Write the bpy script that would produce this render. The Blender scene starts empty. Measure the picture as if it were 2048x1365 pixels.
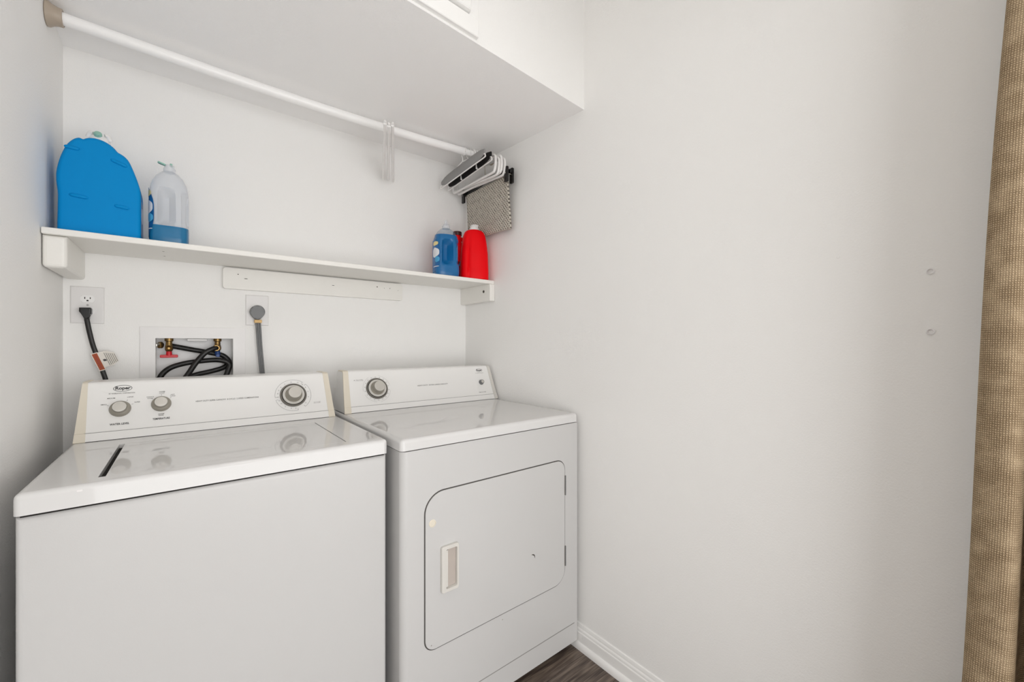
import bpy, bmesh, math, random
from mathutils import Vector, Matrix
random.seed(4)
scene = bpy.context.scene
COL = scene.collection
R = math.radians

# ------------------------------------------------------------------ camera, world, light, exposure
CAM = Vector((0.3098, -1.9533, 1.2027))
cd = bpy.data.cameras.new('camera'); cam = bpy.data.objects.new('camera', cd); COL.objects.link(cam)
cam.location = CAM
cam.rotation_euler = (R(90), 0, R(-38.7))
cd.sensor_width = 36.0
cd.lens = 36.0 * 816.8 / 2048
cd.shift_y = (688.6 - 682.5) / 2048
cd.clip_start = 0.01
scene.camera = cam

world = bpy.data.worlds.new('world'); scene.world = world; world.use_nodes = True
world.node_tree.nodes['Background'].inputs[0].default_value = (1.0, 0.98, 0.95, 1)
P_WORLD, P_WIN, P_LAMP, P_HALL = 0.3, 77.0, 8.0, 1.0          # sky, window fill, added closet and hall fill lamps
world.node_tree.nodes['Background'].inputs[1].default_value = P_WORLD

def area(name, loc, rot, sx, sy, power, color):
    l = bpy.data.lights.new(name, 'AREA'); l.shape = 'RECTANGLE'; l.size = sx; l.size_y = sy
    l.energy = power; l.color = color
    o = bpy.data.objects.new(name, l); COL.objects.link(o); o.location = loc; o.rotation_euler = rot
    return o
# area light for an unseen hall window, sized and placed to fill the closet
area('window_fill', (0.98, -3.52, 0.99), (R(90), 0, 0), 3.9, 1.86, P_WIN, (1.0, 1.0, 1.0))

scene.view_settings.view_transform = 'Standard'
scene.view_settings.look = 'None'
scene.view_settings.gamma = 1.0
scene.view_settings.use_curve_mapping = False
scene.view_settings.exposure = 0.04
scene.cycles.use_denoising = True
scene.cycles.max_bounces = 10
scene.cycles.diffuse_bounces = 6
scene.cycles.glossy_bounces = 3
scene.cycles.use_adaptive_sampling = True
scene.cycles.adaptive_threshold = 0.05
scene.cycles.adaptive_min_samples = 16
scene.cycles.transparent_max_bounces = 16

# ------------------------------------------------------------------ materials
def lin(c):
    f = lambda v: v / 12.92 if v <= 0.04045 else ((v + 0.055) / 1.055) ** 2.4
    return tuple(f(v / 255.0) for v in c) + (1.0,)

def mat(name, rgb, rough=0.5, metal=0.0, spec=0.5, bump=None, vary=0.0, vscale=6.0, coat=0.0):
    m = bpy.data.materials.new(name); m.use_nodes = True
    nt = m.node_tree; b = nt.nodes['Principled BSDF']
    b.inputs['Base Color'].default_value = lin(rgb)
    b.inputs['Roughness'].default_value = rough
    b.inputs['Metallic'].default_value = metal
    b.inputs['Specular IOR Level'].default_value = spec
    if coat: b.inputs['Coat Weight'].default_value = coat; b.inputs['Coat Roughness'].default_value = 0.06
    tc = nt.nodes.new('ShaderNodeTexCoord')
    n = nt.nodes.new('ShaderNodeTexNoise'); n.inputs['Scale'].default_value = vscale; n.inputs['Detail'].default_value = 3
    nt.links.new(tc.outputs['Object'], n.inputs['Vector'])
    mx = nt.nodes.new('ShaderNodeMix'); mx.data_type = 'RGBA'
    c = lin(rgb)
    mx.inputs[6].default_value = tuple(v * (1 - vary) for v in c[:3]) + (1,)
    mx.inputs[7].default_value = tuple(min(1, v * (1 + vary)) for v in c[:3]) + (1,)
    nt.links.new(n.outputs['Fac'], mx.inputs[0]); nt.links.new(mx.outputs[2], b.inputs['Base Color'])
    if bump:
        s, d = bump
        n2 = nt.nodes.new('ShaderNodeTexNoise'); n2.inputs['Scale'].default_value = s; n2.inputs['Detail'].default_value = 4
        nt.links.new(tc.outputs['Object'], n2.inputs['Vector'])
        bp = nt.nodes.new('ShaderNodeBump'); bp.inputs['Strength'].default_value = 1.0; bp.inputs['Distance'].default_value = d
        nt.links.new(n2.outputs['Fac'], bp.inputs['Height']); nt.links.new(bp.outputs['Normal'], b.inputs['Normal'])
    return m

M = {}
M['wall'] = mat('wall_paint', (244, 243, 241), 0.75, spec=0.25, bump=(240, 0.0006), vary=0.008, vscale=3)
M['ceil'] = mat('ceiling_paint', (252, 251, 250), 0.8, spec=0.2, bump=(240, 0.0004), vary=0.006)
M['trimw'] = mat('trim_paint', (245, 244, 242), 0.35, spec=0.4, vary=0.01, vscale=20)
M['shelfw'] = mat('shelf_paint', (238, 236, 231), 0.4, spec=0.4, bump=(90, 0.0003), vary=0.012, vscale=30)
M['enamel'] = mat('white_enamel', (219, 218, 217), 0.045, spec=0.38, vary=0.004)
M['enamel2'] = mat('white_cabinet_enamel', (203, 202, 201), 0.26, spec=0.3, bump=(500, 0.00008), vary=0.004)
M['panel'] = mat('white_console_paint', (238, 237, 235), 0.3, spec=0.4, vary=0.004)
M['cream'] = mat('yellowed_plastic', (224, 216, 200), 0.45, vary=0.02, vscale=40)
M['creamw'] = mat('ivory_plastic', (214, 211, 205), 0.45, vary=0.02, vscale=40)
M['recess'] = mat('recess_plastic', (186, 176, 168), 0.5, vary=0.02)
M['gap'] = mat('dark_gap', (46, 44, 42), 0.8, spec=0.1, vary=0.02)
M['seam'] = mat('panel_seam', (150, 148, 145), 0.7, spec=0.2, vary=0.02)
M['gap_shade'] = mat('painted_gap_shade', (84, 81, 78), 0.7, spec=0.2, vary=0.03)
M['taupe'] = mat('taupe_plastic', (150, 145, 134), 0.35, vary=0.02)
M['dtaupe'] = mat('dark_taupe_plastic', (112, 108, 101), 0.4, vary=0.02)
M['brushed'] = mat('brushed_aluminium', (214, 211, 205), 0.32, metal=0.75, vary=0.03, vscale=90)
M['ink'] = mat('printed_ink', (112, 110, 108), 0.6, vary=0.02)
M['inkd'] = mat('dark_printed_ink', (70, 69, 68), 0.6, vary=0.02)
M['inkl'] = mat('light_printed_ink', (170, 168, 166), 0.6, vary=0.02)
M['plate'] = mat('white_wall_plate', (231, 229, 228), 0.3, spec=0.4, vary=0.004)
M['recept'] = mat('receptacle_plastic', (242, 241, 240), 0.25, spec=0.5, vary=0.004)
M['black'] = mat('black_rubber', (24, 22, 21), 0.42, vary=0.05, vscale=60)
M['blackp'] = mat('black_plastic', (20, 19, 19), 0.3, vary=0.03)
M['grey'] = mat('grey_plastic', (116, 117, 118), 0.45, vary=0.03, vscale=50)
M['greyc'] = mat('grey_cable', (112, 113, 114), 0.4, vary=0.03, vscale=50)
M['brass'] = mat('aged_brass', (136, 110, 68), 0.3, metal=0.9, vary=0.1, vscale=60)
M['steel'] = mat('bright_steel', (215, 210, 200), 0.15, metal=1.0, vary=0.02)
M['redp'] = mat('red_plastic', (205, 20, 36), 0.35, vary=0.02)
M['bluep'] = mat('blue_plastic', (28, 66, 128), 0.4, vary=0.03)
M['orange'] = mat('orange_tag', (160, 70, 14), 0.5, vary=0.05, vscale=80)
M['paper'] = mat('tag_paper', (226, 220, 212), 0.6, vary=0.02)
M['yellow'] = mat('yellow_tape', (226, 188, 128), 0.55, vary=0.05, vscale=120)
M['jugblue'] = mat('blue_jug_plastic', (0, 138, 206), 0.5, spec=0.12, bump=(300, 0.0001), vary=0.02, vscale=15)
M['labelb'] = mat('blue_label', (24, 98, 160), 0.35, vary=0.15, vscale=45)
M['labelw'] = mat('white_label', (226, 228, 232), 0.4, vary=0.06, vscale=80)
M['labely'] = mat('yellow_label', (232, 214, 150), 0.4, vary=0.05)
M['labelc'] = mat('cyan_label', (70, 160, 206), 0.4, vary=0.05)
M['labelr'] = mat('dark_red_label', (150, 16, 22), 0.45, vary=0.08, vscale=60)
M['capw'] = mat('white_cap', (238, 236, 234), 0.4, vary=0.01)
M['capg'] = mat('pale_green_cap', (150, 196, 180), 0.4, vary=0.04)
M['jugred'] = mat('red_jug_plastic', (240, 0, 14), 0.42, spec=0.15, vary=0.03, vscale=12)
M['capd'] = mat('dark_red_cap', (66, 18, 22), 0.4, vary=0.05)
M['rodw'] = mat('white_rod', (250, 249, 248), 0.3, spec=0.5, vary=0.01)
M['flange'] = mat('taupe_flange', (176, 162, 146), 0.45, vary=0.03, vscale=40)
M['hangw'] = mat('white_hanger_plastic', (240, 238, 236), 0.35, vary=0.01)
M['padg'] = mat('grey_foam', (150, 149, 148), 0.8, spec=0.2, bump=(400, 0.0004), vary=0.05, vscale=60)
M['padb'] = mat('black_foam', (30, 28, 28), 0.7, spec=0.2, bump=(400, 0.0004), vary=0.05, vscale=60)
M['hole'] = mat('screw_hole', (70, 64, 58), 0.8, vary=0.1, vscale=300)
M['rust'] = mat('scuffed_paint', (150, 144, 136), 0.7, vary=0.2, vscale=300)
M['lamp_metal'] = mat('lamp_rim', (225, 222, 216), 0.4, vary=0.01)

def milky(name, rgb, alpha):
    m = mat(name, rgb, 0.35, spec=0.4, vary=0.01)
    b = m.node_tree.nodes['Principled BSDF']; b.inputs['Alpha'].default_value = alpha
    return m
M['milky'] = milky('milky_bottle', (224, 228, 234), 0.42)
M['liquid'] = mat('blue_liquid', (24, 112, 158), 0.25, vary=0.02)
M['milkyb'] = milky('tinted_bottle', (110, 160, 190), 0.20)
M['liquid2'] = mat('deep_blue_liquid', (18, 104, 162), 0.25, vary=0.02)

def weave_mat(name, c1, c2, scale, dist, rough=0.9, diag=False):
    m = bpy.data.materials.new(name); m.use_nodes = True
    nt = m.node_tree; b = nt.nodes['Principled BSDF']
    b.inputs['Roughness'].default_value = rough; b.inputs['Specular IOR Level'].default_value = 0.1
    tc = nt.nodes.new('ShaderNodeTexCoord')
    def wave(rot, sc, d):
        mp = nt.nodes.new('ShaderNodeMapping'); mp.inputs['Rotation'].default_value = rot
        w = nt.nodes.new('ShaderNodeTexWave'); w.inputs['Scale'].default_value = sc; w.inputs['Distortion'].default_value = d
        w.inputs['Detail'].default_value = 2; w.inputs['Detail Scale'].default_value = 2
        w.bands_direction = 'X'
        nt.links.new(tc.outputs['UV'], mp.inputs['Vector']); nt.links.new(mp.outputs['Vector'], w.inputs['Vector'])
        return w
    a = wave((0, 0, R(38) if diag else 0), scale, 1.6)
    c = wave((0, 0, R(-38) if diag else R(90)), scale * (1.0 if diag else 0.8), 1.6)
    mul = nt.nodes.new('ShaderNodeMath'); mul.operation = 'MULTIPLY' if not diag else 'MAXIMUM'
    nt.links.new(a.outputs['Fac'], mul.inputs[0]); nt.links.new(c.outputs['Fac'], mul.inputs[1])
    n = nt.nodes.new('ShaderNodeTexNoise'); n.inputs['Scale'].default_value = 14; n.inputs['Detail'].default_value = 6
    nt.links.new(tc.outputs['UV'], n.inputs['Vector'])
    ad = nt.nodes.new('ShaderNodeMath'); ad.operation = 'MULTIPLY_ADD'; ad.inputs[1].default_value = 0.85
    sb = nt.nodes.new('ShaderNodeMath'); sb.operation = 'SUBTRACT'; sb.inputs[1].default_value = 0.40
    nt.links.new(n.outputs['Fac'], sb.inputs[0])
    nt.links.new(mul.outputs[0], ad.inputs[0]); nt.links.new(sb.outputs[0], ad.inputs[2])
    cr = nt.nodes.new('ShaderNodeValToRGB'); cr.color_ramp.elements[0].color = lin(c1); cr.color_ramp.elements[1].color = lin(c2)
    cr.color_ramp.elements[0].position = 0.05; cr.color_ramp.elements[1].position = 0.75
    nt.links.new(ad.outputs[0], cr.inputs[0]); nt.links.new(cr.outputs[0], b.inputs['Base Color'])
    bp = nt.nodes.new('ShaderNodeBump'); bp.inputs['Distance'].default_value = dist
    nt.links.new(mul.outputs[0], bp.inputs['Height']); nt.links.new(bp.outputs['Normal'], b.inputs['Normal'])
    return m
M['burlap'] = weave_mat('burlap_weave', (134, 114, 89), (204, 182, 151), 50, 0.0012)
M['knit'] = weave_mat('knit_weave', (84, 78, 70), (208, 201, 189), 8.5, 0.004, diag=True)

def wood_mat():
    m = bpy.data.materials.new('dark_oak_vinyl'); m.use_nodes = True
    nt = m.node_tree; b = nt.nodes['Principled BSDF']; b.inputs['Roughness'].default_value = 0.42
    tc = nt.nodes.new('ShaderNodeTexCoord'); oi = nt.nodes.new('ShaderNodeObjectInfo')
    sc = nt.nodes.new('ShaderNodeVectorMath'); sc.operation = 'SCALE'; sc.inputs['Scale'].default_value = 7.0
    cmb = nt.nodes.new('ShaderNodeCombineXYZ')
    for i in range(3): nt.links.new(oi.outputs['Random'], cmb.inputs[i])
    nt.links.new(cmb.outputs[0], sc.inputs[0])
    ad = nt.nodes.new('ShaderNodeVectorMath'); nt.links.new(tc.outputs['Object'], ad.inputs[0]); nt.links.new(sc.outputs[0], ad.inputs[1])
    mp = nt.nodes.new('ShaderNodeMapping'); mp.inputs['Scale'].default_value = (0.9, 7, 1); nt.links.new(ad.outputs[0], mp.inputs[0])
    n0 = nt.nodes.new('ShaderNodeTexNoise'); n0.inputs['Scale'].default_value = 2.2; n0.inputs['Detail'].default_value = 2
    nt.links.new(mp.outputs[0], n0.inputs['Vector'])
    mr = nt.nodes.new('ShaderNodeMath'); mr.operation = 'MULTIPLY'; mr.inputs[1].default_value = 42; nt.links.new(n0.outputs['Fac'], mr.inputs[0])
    sn = nt.nodes.new('ShaderNodeMath'); sn.operation = 'SINE'; nt.links.new(mr.outputs[0], sn.inputs[0])
    mp2 = nt.nodes.new('ShaderNodeMapping'); mp2.inputs['Scale'].default_value = (3, 60, 1); nt.links.new(ad.outputs[0], mp2.inputs[0])
    n1 = nt.nodes.new('ShaderNodeTexNoise'); n1.inputs['Scale'].default_value = 3; n1.inputs['Detail'].default_value = 6
    nt.links.new(mp2.outputs[0], n1.inputs['Vector'])
    ma = nt.nodes.new('ShaderNodeMath'); ma.operation = 'MULTIPLY_ADD'; ma.inputs[1].default_value = 0.09
    nt.links.new(sn.outputs[0], ma.inputs[0]); nt.links.new(n1.outputs['Fac'], ma.inputs[2])
    cr = nt.nodes.new('ShaderNodeValToRGB')
    e = cr.color_ramp.elements; e[0].position = 0.25; e[0].color = lin((62, 52, 46)); e[1].position = 0.78; e[1].color = lin((140, 126, 113))
    k = e.new(0.5); k.color = lin((98, 85, 76))
    nt.links.new(ma.outputs[0], cr.inputs[0]); nt.links.new(cr.outputs[0], b.inputs['Base Color'])
    bp = nt.nodes.new('ShaderNodeBump'); bp.inputs['Distance'].default_value = 0.0006
    nt.links.new(ma.outputs[0], bp.inputs['Height']); nt.links.new(bp.outputs['Normal'], b.inputs['Normal'])
    return m
M['wood'] = wood_mat()

# ------------------------------------------------------------------ mesh helpers (all coordinates in metres, world space)
def finish(name, bm, m, parent=None, smooth=None, origin=None):
    bmesh.ops.recalc_face_normals(bm, faces=bm.faces[:])
    me = bpy.data.meshes.new(name)
    xs = [v.co for v in bm.verts]
    if origin is None:
        lo = Vector((min(v.x for v in xs), min(v.y for v in xs), min(v.z for v in xs)))
        hi = Vector((max(v.x for v in xs), max(v.y for v in xs), max(v.z for v in xs)))
        origin = Vector(((lo.x + hi.x) / 2, (lo.y + hi.y) / 2, lo.z))
    bmesh.ops.translate(bm, verts=bm.verts[:], vec=-origin)
    if smooth is not None:
        for f in bm.faces: f.smooth = True
        for e in bm.edges:
            if len(e.link_faces) == 2 and e.calc_face_angle(0) > R(smooth): e.smooth = False
    bm.to_mesh(me); bm.free()
    me.materials.append(m if not isinstance(m, str) else M[m])
    o = bpy.data.objects.new(name, me); COL.objects.link(o)
    if smooth is not None and smooth <= 50:
        wn = o.modifiers.new('weighted_normal', 'WEIGHTED_NORMAL'); wn.keep_sharp = True; wn.weight = 80
    if parent is not None:
        o.parent = parent
        po = Vector(parent['_o'])
        o.location = origin - po
    else:
        o.location = origin
    o['_o'] = tuple(origin)
    return o

def tag(o, label, cat, group=None):
    o['label'] = label; o['category'] = cat
    if group: o['group'] = group
    return o
def thing(name, label, cat, loc, group=None):
    o = bpy.data.objects.new(name, None); COL.objects.link(o); o.location = loc; o['_o'] = tuple(loc)
    o.empty_display_size = 0.1
    return tag(o, label, cat, group)
def struct(o):
    o['kind'] = 'structure'; return o

def box(bm, x0, x1, y0, y1, z0, z1, r=0.0, seg=2, sel=None):
    vs = [bm.verts.new((x, y, z)) for z in (z0, z1) for y in (y0, y1) for x in (x0, x1)]
    fs = []
    for a in ((0, 1, 3, 2), (4, 6, 7, 5), (0, 4, 5, 1), (2, 3, 7, 6), (0, 2, 6, 4), (1, 5, 7, 3)):
        fs.append(bm.faces.new([vs[i] for i in a]))
    if r > 0:
        es = set(e for f in fs for e in f.edges)
        if sel: es = [e for e in es if sel((e.verts[0].co + e.verts[1].co) / 2, (e.verts[1].co - e.verts[0].co))]
        bmesh.ops.bevel(bm, geom=list(es), offset=r, segments=seg, profile=0.5, affect='EDGES')
    return bm
def B(x0, x1, y0, y1, z0, z1, r=0.0, seg=2, sel=None):
    return box(bmesh.new(), x0, x1, y0, y1, z0, z1, r, seg, sel)

def spline(pts, n=10):
    pts = [Vector(p) for p in pts]
    if len(pts) < 3: return pts
    P = [pts[0] * 2 - pts[1]] + pts + [pts[-1] * 2 - pts[-2]]
    out = []
    for i in range(1, len(P) - 2):
        a, b, c, d = P[i - 1:i + 3]
        for k in range(n):
            t = k / n
            out.append(0.5 * ((2 * b) + (c - a) * t + (2 * a - 5 * b + 4 * c - d) * t * t + (3 * b - a - 3 * c + d) * t ** 3))
    out.append(P[-2])
    return out

def tube(bm, pts, r, n=10, closed=False, flat=None, cap=True):
    """round (or flattened) tube along pts; r may be a list; flat=(vector, ratio) squashes the section"""
    pts = [Vector(p) for p in pts]; N = len(pts)
    rs = r if isinstance(r, (list, tuple)) else [r] * N
    rings = []
    up = None
    for i, p in enumerate(pts):
        t = (pts[(i + 1) % N] - pts[i - 1]) if (closed or 0 < i < N - 1) else (pts[1] - pts[0] if i == 0 else pts[-1] - pts[-2])
        t.normalize()
        if up is None:
            up = Vector((0, 0, 1)) if abs(t.z) < 0.9 else Vector((1, 0, 0))
        up = (up - t * up.dot(t)).normalized()
        s = t.cross(up)
        ring = []
        for k in range(n):
            a = 2 * math.pi * k / n
            v = up * math.cos(a) * rs[i] + s * math.sin(a) * rs[i]
            if flat:
                f = flat[0].normalized(); v = v - f * v.dot(f) * (1 - flat[1])
            ring.append(bm.verts.new(p + v))
        rings.append(ring)
    for i in range(N if closed else N - 1):
        a, b = rings[i], rings[(i + 1) % N]
        for k in range(n):
            bm.faces.new((a[k], a[(k + 1) % n], b[(k + 1) % n], b[k]))
    if cap and not closed:
        bm.faces.new(rings[0]); bm.faces.new(rings[-1][::-1])
    return bm

def lathe(bm, prof, O, U, V, N, n=32, arc=None):
    """prof = [(radius, height)] around axis N at O"""
    O = Vector(O); rings = []
    for r, h in prof:
        if r < 1e-6: rings.append([bm.verts.new(O + N * h)])
        else: rings.append([bm.verts.new(O + N * h + U * math.cos(2 * math.pi * k / n) * r + V * math.sin(2 * math.pi * k / n) * r) for k in range(n)])
    for a, b in zip(rings, rings[1:]):
        for k in range(n):
            k2 = (k + 1) % n
            if len(a) == 1 and len(b) == 1: continue
            if len(a) == 1: bm.faces.new((a[0], b[k2], b[k]))
            elif len(b) == 1: bm.faces.new((a[k], a[k2], b[0]))
            else: bm.faces.new((a[k], a[k2], b[k2], b[k]))
    return bm
X_, Y_, Z_ = Vector((1, 0, 0)), Vector((0, 1, 0)), Vector((0, 0, 1))

def prism(bm, poly, O, U, V, N, h, r=0.0, seg=2, both=True):
    """polygon (u,v) extruded along N by h; edge loops bevelled by r"""
    O = Vector(O)
    a = [bm.verts.new(O + U * u + V * v) for u, v in poly]
    b = [bm.verts.new(O + U * u + V * v + N * h) for u, v in poly]
    n = len(poly)
    f0 = bm.faces.new(a[::-1]); f1 = bm.faces.new(b)
    for k in range(n): bm.faces.new((a[k], a[(k + 1) % n], b[(k + 1) % n], b[k]))
    if r > 0:
        es = list(f1.edges) + (list(f0.edges) if both else [])
        bmesh.ops.bevel(bm, geom=es, offset=r, segments=seg, profile=0.5, affect='EDGES')
    return bm

def rrect(w, h, r, seg=6, c=(0, 0)):
    rs = r if isinstance(r, (list, tuple)) else [r] * 4          # TR, TL, BL, BR
    out = []
    for i, (sx, sy, a0) in enumerate(((1, 1, 0), (-1, 1, 90), (-1, -1, 180), (1, -1, 270))):
        q = rs[i]
        for k in range(seg + 1):
            a = R(a0 + 90 * k / seg)
            out.append((c[0] + sx * (w / 2 - q) + q * math.cos(a), c[1] + sy * (h / 2 - q) + q * math.sin(a)))
    return out

def text_bm(s, size, O, U, V, N, lift=0.0003, spacing=1.0, squash=1.0, align='CENTER', bold=0.0):
    cu = bpy.data.curves.new('t', 'FONT'); cu.body = s; cu.size = size; cu.align_x = align; cu.align_y = 'CENTER'
    cu.space_character = spacing; cu.offset = bold * size; cu.resolution_u = 3
    ob = bpy.data.objects.new('t', cu); COL.objects.link(ob)
    me = bpy.data.meshes.new_from_object(ob)
    bm = bmesh.new(); bm.from_mesh(me)
    bpy.data.objects.remove(ob); bpy.data.meshes.remove(me); bpy.data.curves.remove(cu)
    O = Vector(O)
    for v in bm.verts:
        c = v.co.copy(); v.co = O + U * c.x * squash + V * c.y + N * lift
    return bm

# ------------------------------------------------------------------ the room
W, CEIL, YF = 1.54, 2.72, -2.08
BX0, BX1, BZ0, BZ1 = 0.2273, 0.4587, 0.985, 1.2240            # hole for the water valve box
def quad(bm, pts): bm.faces.new([bm.verts.new(p) for p in pts])
bm = bmesh.new()
for x0, x1, z0, z1 in ((-0.12, BX0, 0, CEIL), (BX1, W + 0.12, 0, CEIL), (BX0, BX1, 0, BZ0), (BX0, BX1, BZ1, CEIL)):
    quad(bm, ((x0, 0, z0), (x1, 0, z0), (x1, 0, z1), (x0, 0, z1)))
struct(finish('wall_back', bm, 'wall'))
struct(finish('wall_left', B(-0.12, 0, YF - 0.12, 0.0, 0, CEIL), 'wall'))
struct(finish('wall_right', B(W, W + 0.12, YF - 0.12, 0.0, 0, CEIL), 'wall'))
struct(finish('wall_front', B(-1.9, -0.12, YF - 0.12, YF, 0, CEIL), 'wall'))
struct(finish('wall_front', B(W + 0.12, 3.0, YF - 0.12, YF, 0, CEIL), 'wall'))
struct(finish('wall_front', B(-0.12, W + 0.12, YF - 0.12, YF, 2.03, CEIL), 'wall'))  # unseen header added to keep window light off the soffit face
struct(finish('wall_hall_left', B(-2.0, -1.9, -3.6, YF, 0, CEIL), 'wall'))
struct(finish('wall_hall_right', B(3.0, 3.1, -3.6, YF, 0, CEIL), 'wall'))
bm = bmesh.new()
for x0, x1, z0, z1 in ((-1.9, -0.98, 0, CEIL), (2.94, 3.0, 0, CEIL), (-0.98, 2.94, 0, 0.05), (-0.98, 2.94, 1.93, CEIL)):
    box(bm, x0, x1, -3.65, -3.50, z0, z1)
struct(finish('wall_hall_window', bm, 'wall'))
struct(finish('ceiling', B(-2.0, 3.1, -3.65, 0.1, CEIL, CEIL + 0.05), 'ceil'))

# floor: dark vinyl planks running along x
fl = struct(finish('floor', B(-2.0, 3.1, -3.65, 0.1, -0.03, -0.006), 'gap'))
pw, pl = 0.152, 1.22
bm = B(-pl / 2 + 0.0004, pl / 2 - 0.0004, -pw / 2 + 0.0004, pw / 2 - 0.0004, -0.006, 0.0, 0.0008, 1)
plank = finish('plank', bm, 'wood', fl)
pm = plank.data; first = True
row = 0
y = 0.02
while y > -3.45:
    x = -1.99 + (row * 0.47) % pl - pl
    while x < 3.0:
        if x > -2.0 and x + pl < 3.1:
            o = plank if first else plank.copy()
            if not first: COL.objects.link(o)
            first = False
            o.parent = fl; o.location = Vector((x + pl / 2, y - pw / 2, -0.006)) - Vector(fl['_o'])
        x += pl
    y -= pw; row += 1

# dropped soffit over the machines (its lower front edge falls slightly to the right)
SZ = {'bl': 2.176, 'br': 2.181, 'fl': 2.216, 'fr': 2.1285}; SY = -0.872
bm = bmesh.new(); NS = 16
def sofz(u, v): return (SZ['bl'] * (1 - u) + SZ['br'] * u) * (1 - v) + (SZ['fl'] * (1 - u) + SZ['fr'] * u) * v
S = [[bm.verts.new((W * i / NS, SY * j / NS, sofz(i / NS, j / NS))) for i in range(NS + 1)] for j in range(NS + 1)]
for j in range(NS):
    for i in range(NS): bm.faces.new((S[j][i], S[j][i + 1], S[j + 1][i + 1], S[j + 1][i]))
tp = [bm.verts.new(q) for q in ((0, 0, CEIL), (W, 0, CEIL), (W, SY, CEIL), (0, SY, CEIL))]
bm.faces.new(tp); bm.faces.new(S[NS][:] + [tp[2], tp[3]]); bm.faces.new(S[0][::-1] + [tp[0], tp[1]])
bm.faces.new([S[j][0] for j in range(NS + 1)] + [tp[3], tp[0]]); bm.faces.new([S[j][NS] for j in range(NS, -1, -1)] + [tp[1], tp[2]])
so = struct(finish('soffit', bm, 'ceil', smooth=20)); so.data.materials.append(M['wall'])
for f in so.data.polygons:
    if abs(f.normal.y) > 0.9: f.material_index = 1

# access door in the soffit face: casing boards and a panelled door, only their lower corner is in view
def sz(x): return SZ['fl'] + (SZ['fr'] - SZ['fl']) * x / W
ad = thing('access_door', 'white panelled access door with casing set in the soffit face', 'access door', (0.62, SY, 2.18))
cr = 1.030
def slab(x0, x1, d, y0, y1, zt=None, dt=None, r=0.002):
    bm = bmesh.new()
    q = [(x0, sz(x0) + d), (x1, sz(x1) + d), (x1, zt or sz(x1) + dt), (x0, zt or sz(x0) + dt)]
    prism(bm, q, (0, y0, 0), X_, Z_, Vector((0, -1, 0)), y0 - y1, r, 1, both=False)
    return bm
finish('casing_board', slab(0.20, cr, 0.008, SY, SY - 0.016, dt=0.0635), 'trimw', ad)
finish('casing_board', slab(cr - 0.0345, cr, 0.0635, SY, SY - 0.016, zt=CEIL - 0.05), 'trimw', ad)
finish('casing_board', slab(0.20, 0.235, 0.0635, SY, SY - 0.016, zt=CEIL - 0.05), 'trimw', ad)
finish('door_panel', slab(0.236, cr - 0.036, 0.066, SY - 0.002, SY - 0.030, zt=CEIL - 0.08, r=0.003), 'trimw', ad)

# baseboard along the right wall (profile with shoe moulding), hidden behind the machines too
def baseboard(name, prof, x0, y0, y1, sx, m):
    bm = bmesh.new()
    prism(bm, [(sx * u, v) for u, v in prof], (x0, y0, 0), X_, Z_, Y_, y1 - y0)
    return finish(name, bm, m, smooth=30)
PROF = [(0, 0), (-0.0125, 0), (-0.0125, 0.058), (-0.0112, 0.0615), (-0.0095, 0.063), (-0.0095, 0.069), (-0.0085, 0.073), (-0.006, 0.076), (-0.006, 0.082), (-0.004, 0.090), (0, 0.092)]
bb = struct(baseboard('baseboard_right', PROF, W, YF, -0.875, 1, 'trimw'))
SHOE = [(0, 0), (-0.011, 0)] + [(-0.011 * math.cos(R(a)), 0.004 + 0.021 * math.sin(R(a))) for a in range(0, 91, 15)]
sh = struct(baseboard('trim_1', SHOE, W - 0.0125, YF, -0.05, 1, 'trimw'))
bb2 = struct(baseboard('baseboard_right', PROF, W, -0.875 + 0.0008, -0.0, 1, 'trimw'))
struct(baseboard('baseboard_left', PROF, 0, YF, 0, -1, 'trimw'))

# ------------------------------------------------------------------ shelf, brackets, cleat
s = thing('wall_shelf', 'long white painted wooden shelf holding the detergent bottles', 'shelf', (0.77, -0.14, 1.416))
finish('board', B(0.002, W - 0.001, -0.276, -0.0005, 1.507, 1.5255, 0.003, 2), 'shelfw', s)
rnd = lambda c, d: True
finish('bracket', B(0.002, 0.050, -0.268, -0.0005, 1.416, 1.5065, 0.010, 3, lambda c, d: abs(d.y) > 0.1 and c.z < 1.45 or c.y < -0.26), 'shelfw', s)
rb = finish('bracket', B(1.508, W - 0.001, -0.282, -0.0005, 1.420, 1.5065, 0.006, 3, lambda c, d: abs(d.y) > 0.1 and c.z < 1.45 or c.y < -0.27), 'shelfw', s)
bm = lathe(bmesh.new(), [(0, 0), (0.006, 0), (0.0072, -0.0004), (0.0072, 0.0015)], (1.5078, -0.225, 1.472), Y_, Z_, Vector((-1, 0, 0)), 16)
finish('screw_hole', bm, 'hole', rb)
bm = prism(bmesh.new(), rrect(0.733, 0.082, 0.008), (0.7915, -0.0005, 1.4605), X_, Z_, Vector((0, -1, 0)), 0.019, 0.003, 2, both=False)
cl = finish('cleat', bm, 'shelfw', s, smooth=35)
for x, z, w, h in ((0.474, 1.478, 0.004, 0.004), (0.500, 1.463, 0.013, 0.0025), (0.83, 1.466, 0.012, 0.002), (1.03, 1.477, 0.005, 0.006), (1.065, 1.474, 0.002, 0.003), (1.093, 1.475, 0.0035, 0.0045), (1.135, 1.468, 0.002, 0.003)):
    bm = prism(bmesh.new(), [(w / 2 * math.cos(k * .785), h / 2 * math.sin(k * .785)) for k in range(8)], (x, -0.0195, z), X_, Z_, Vector((0, -1, 0)), 0.0005)
    finish('nail_hole', bm, 'hole', cl)
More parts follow.
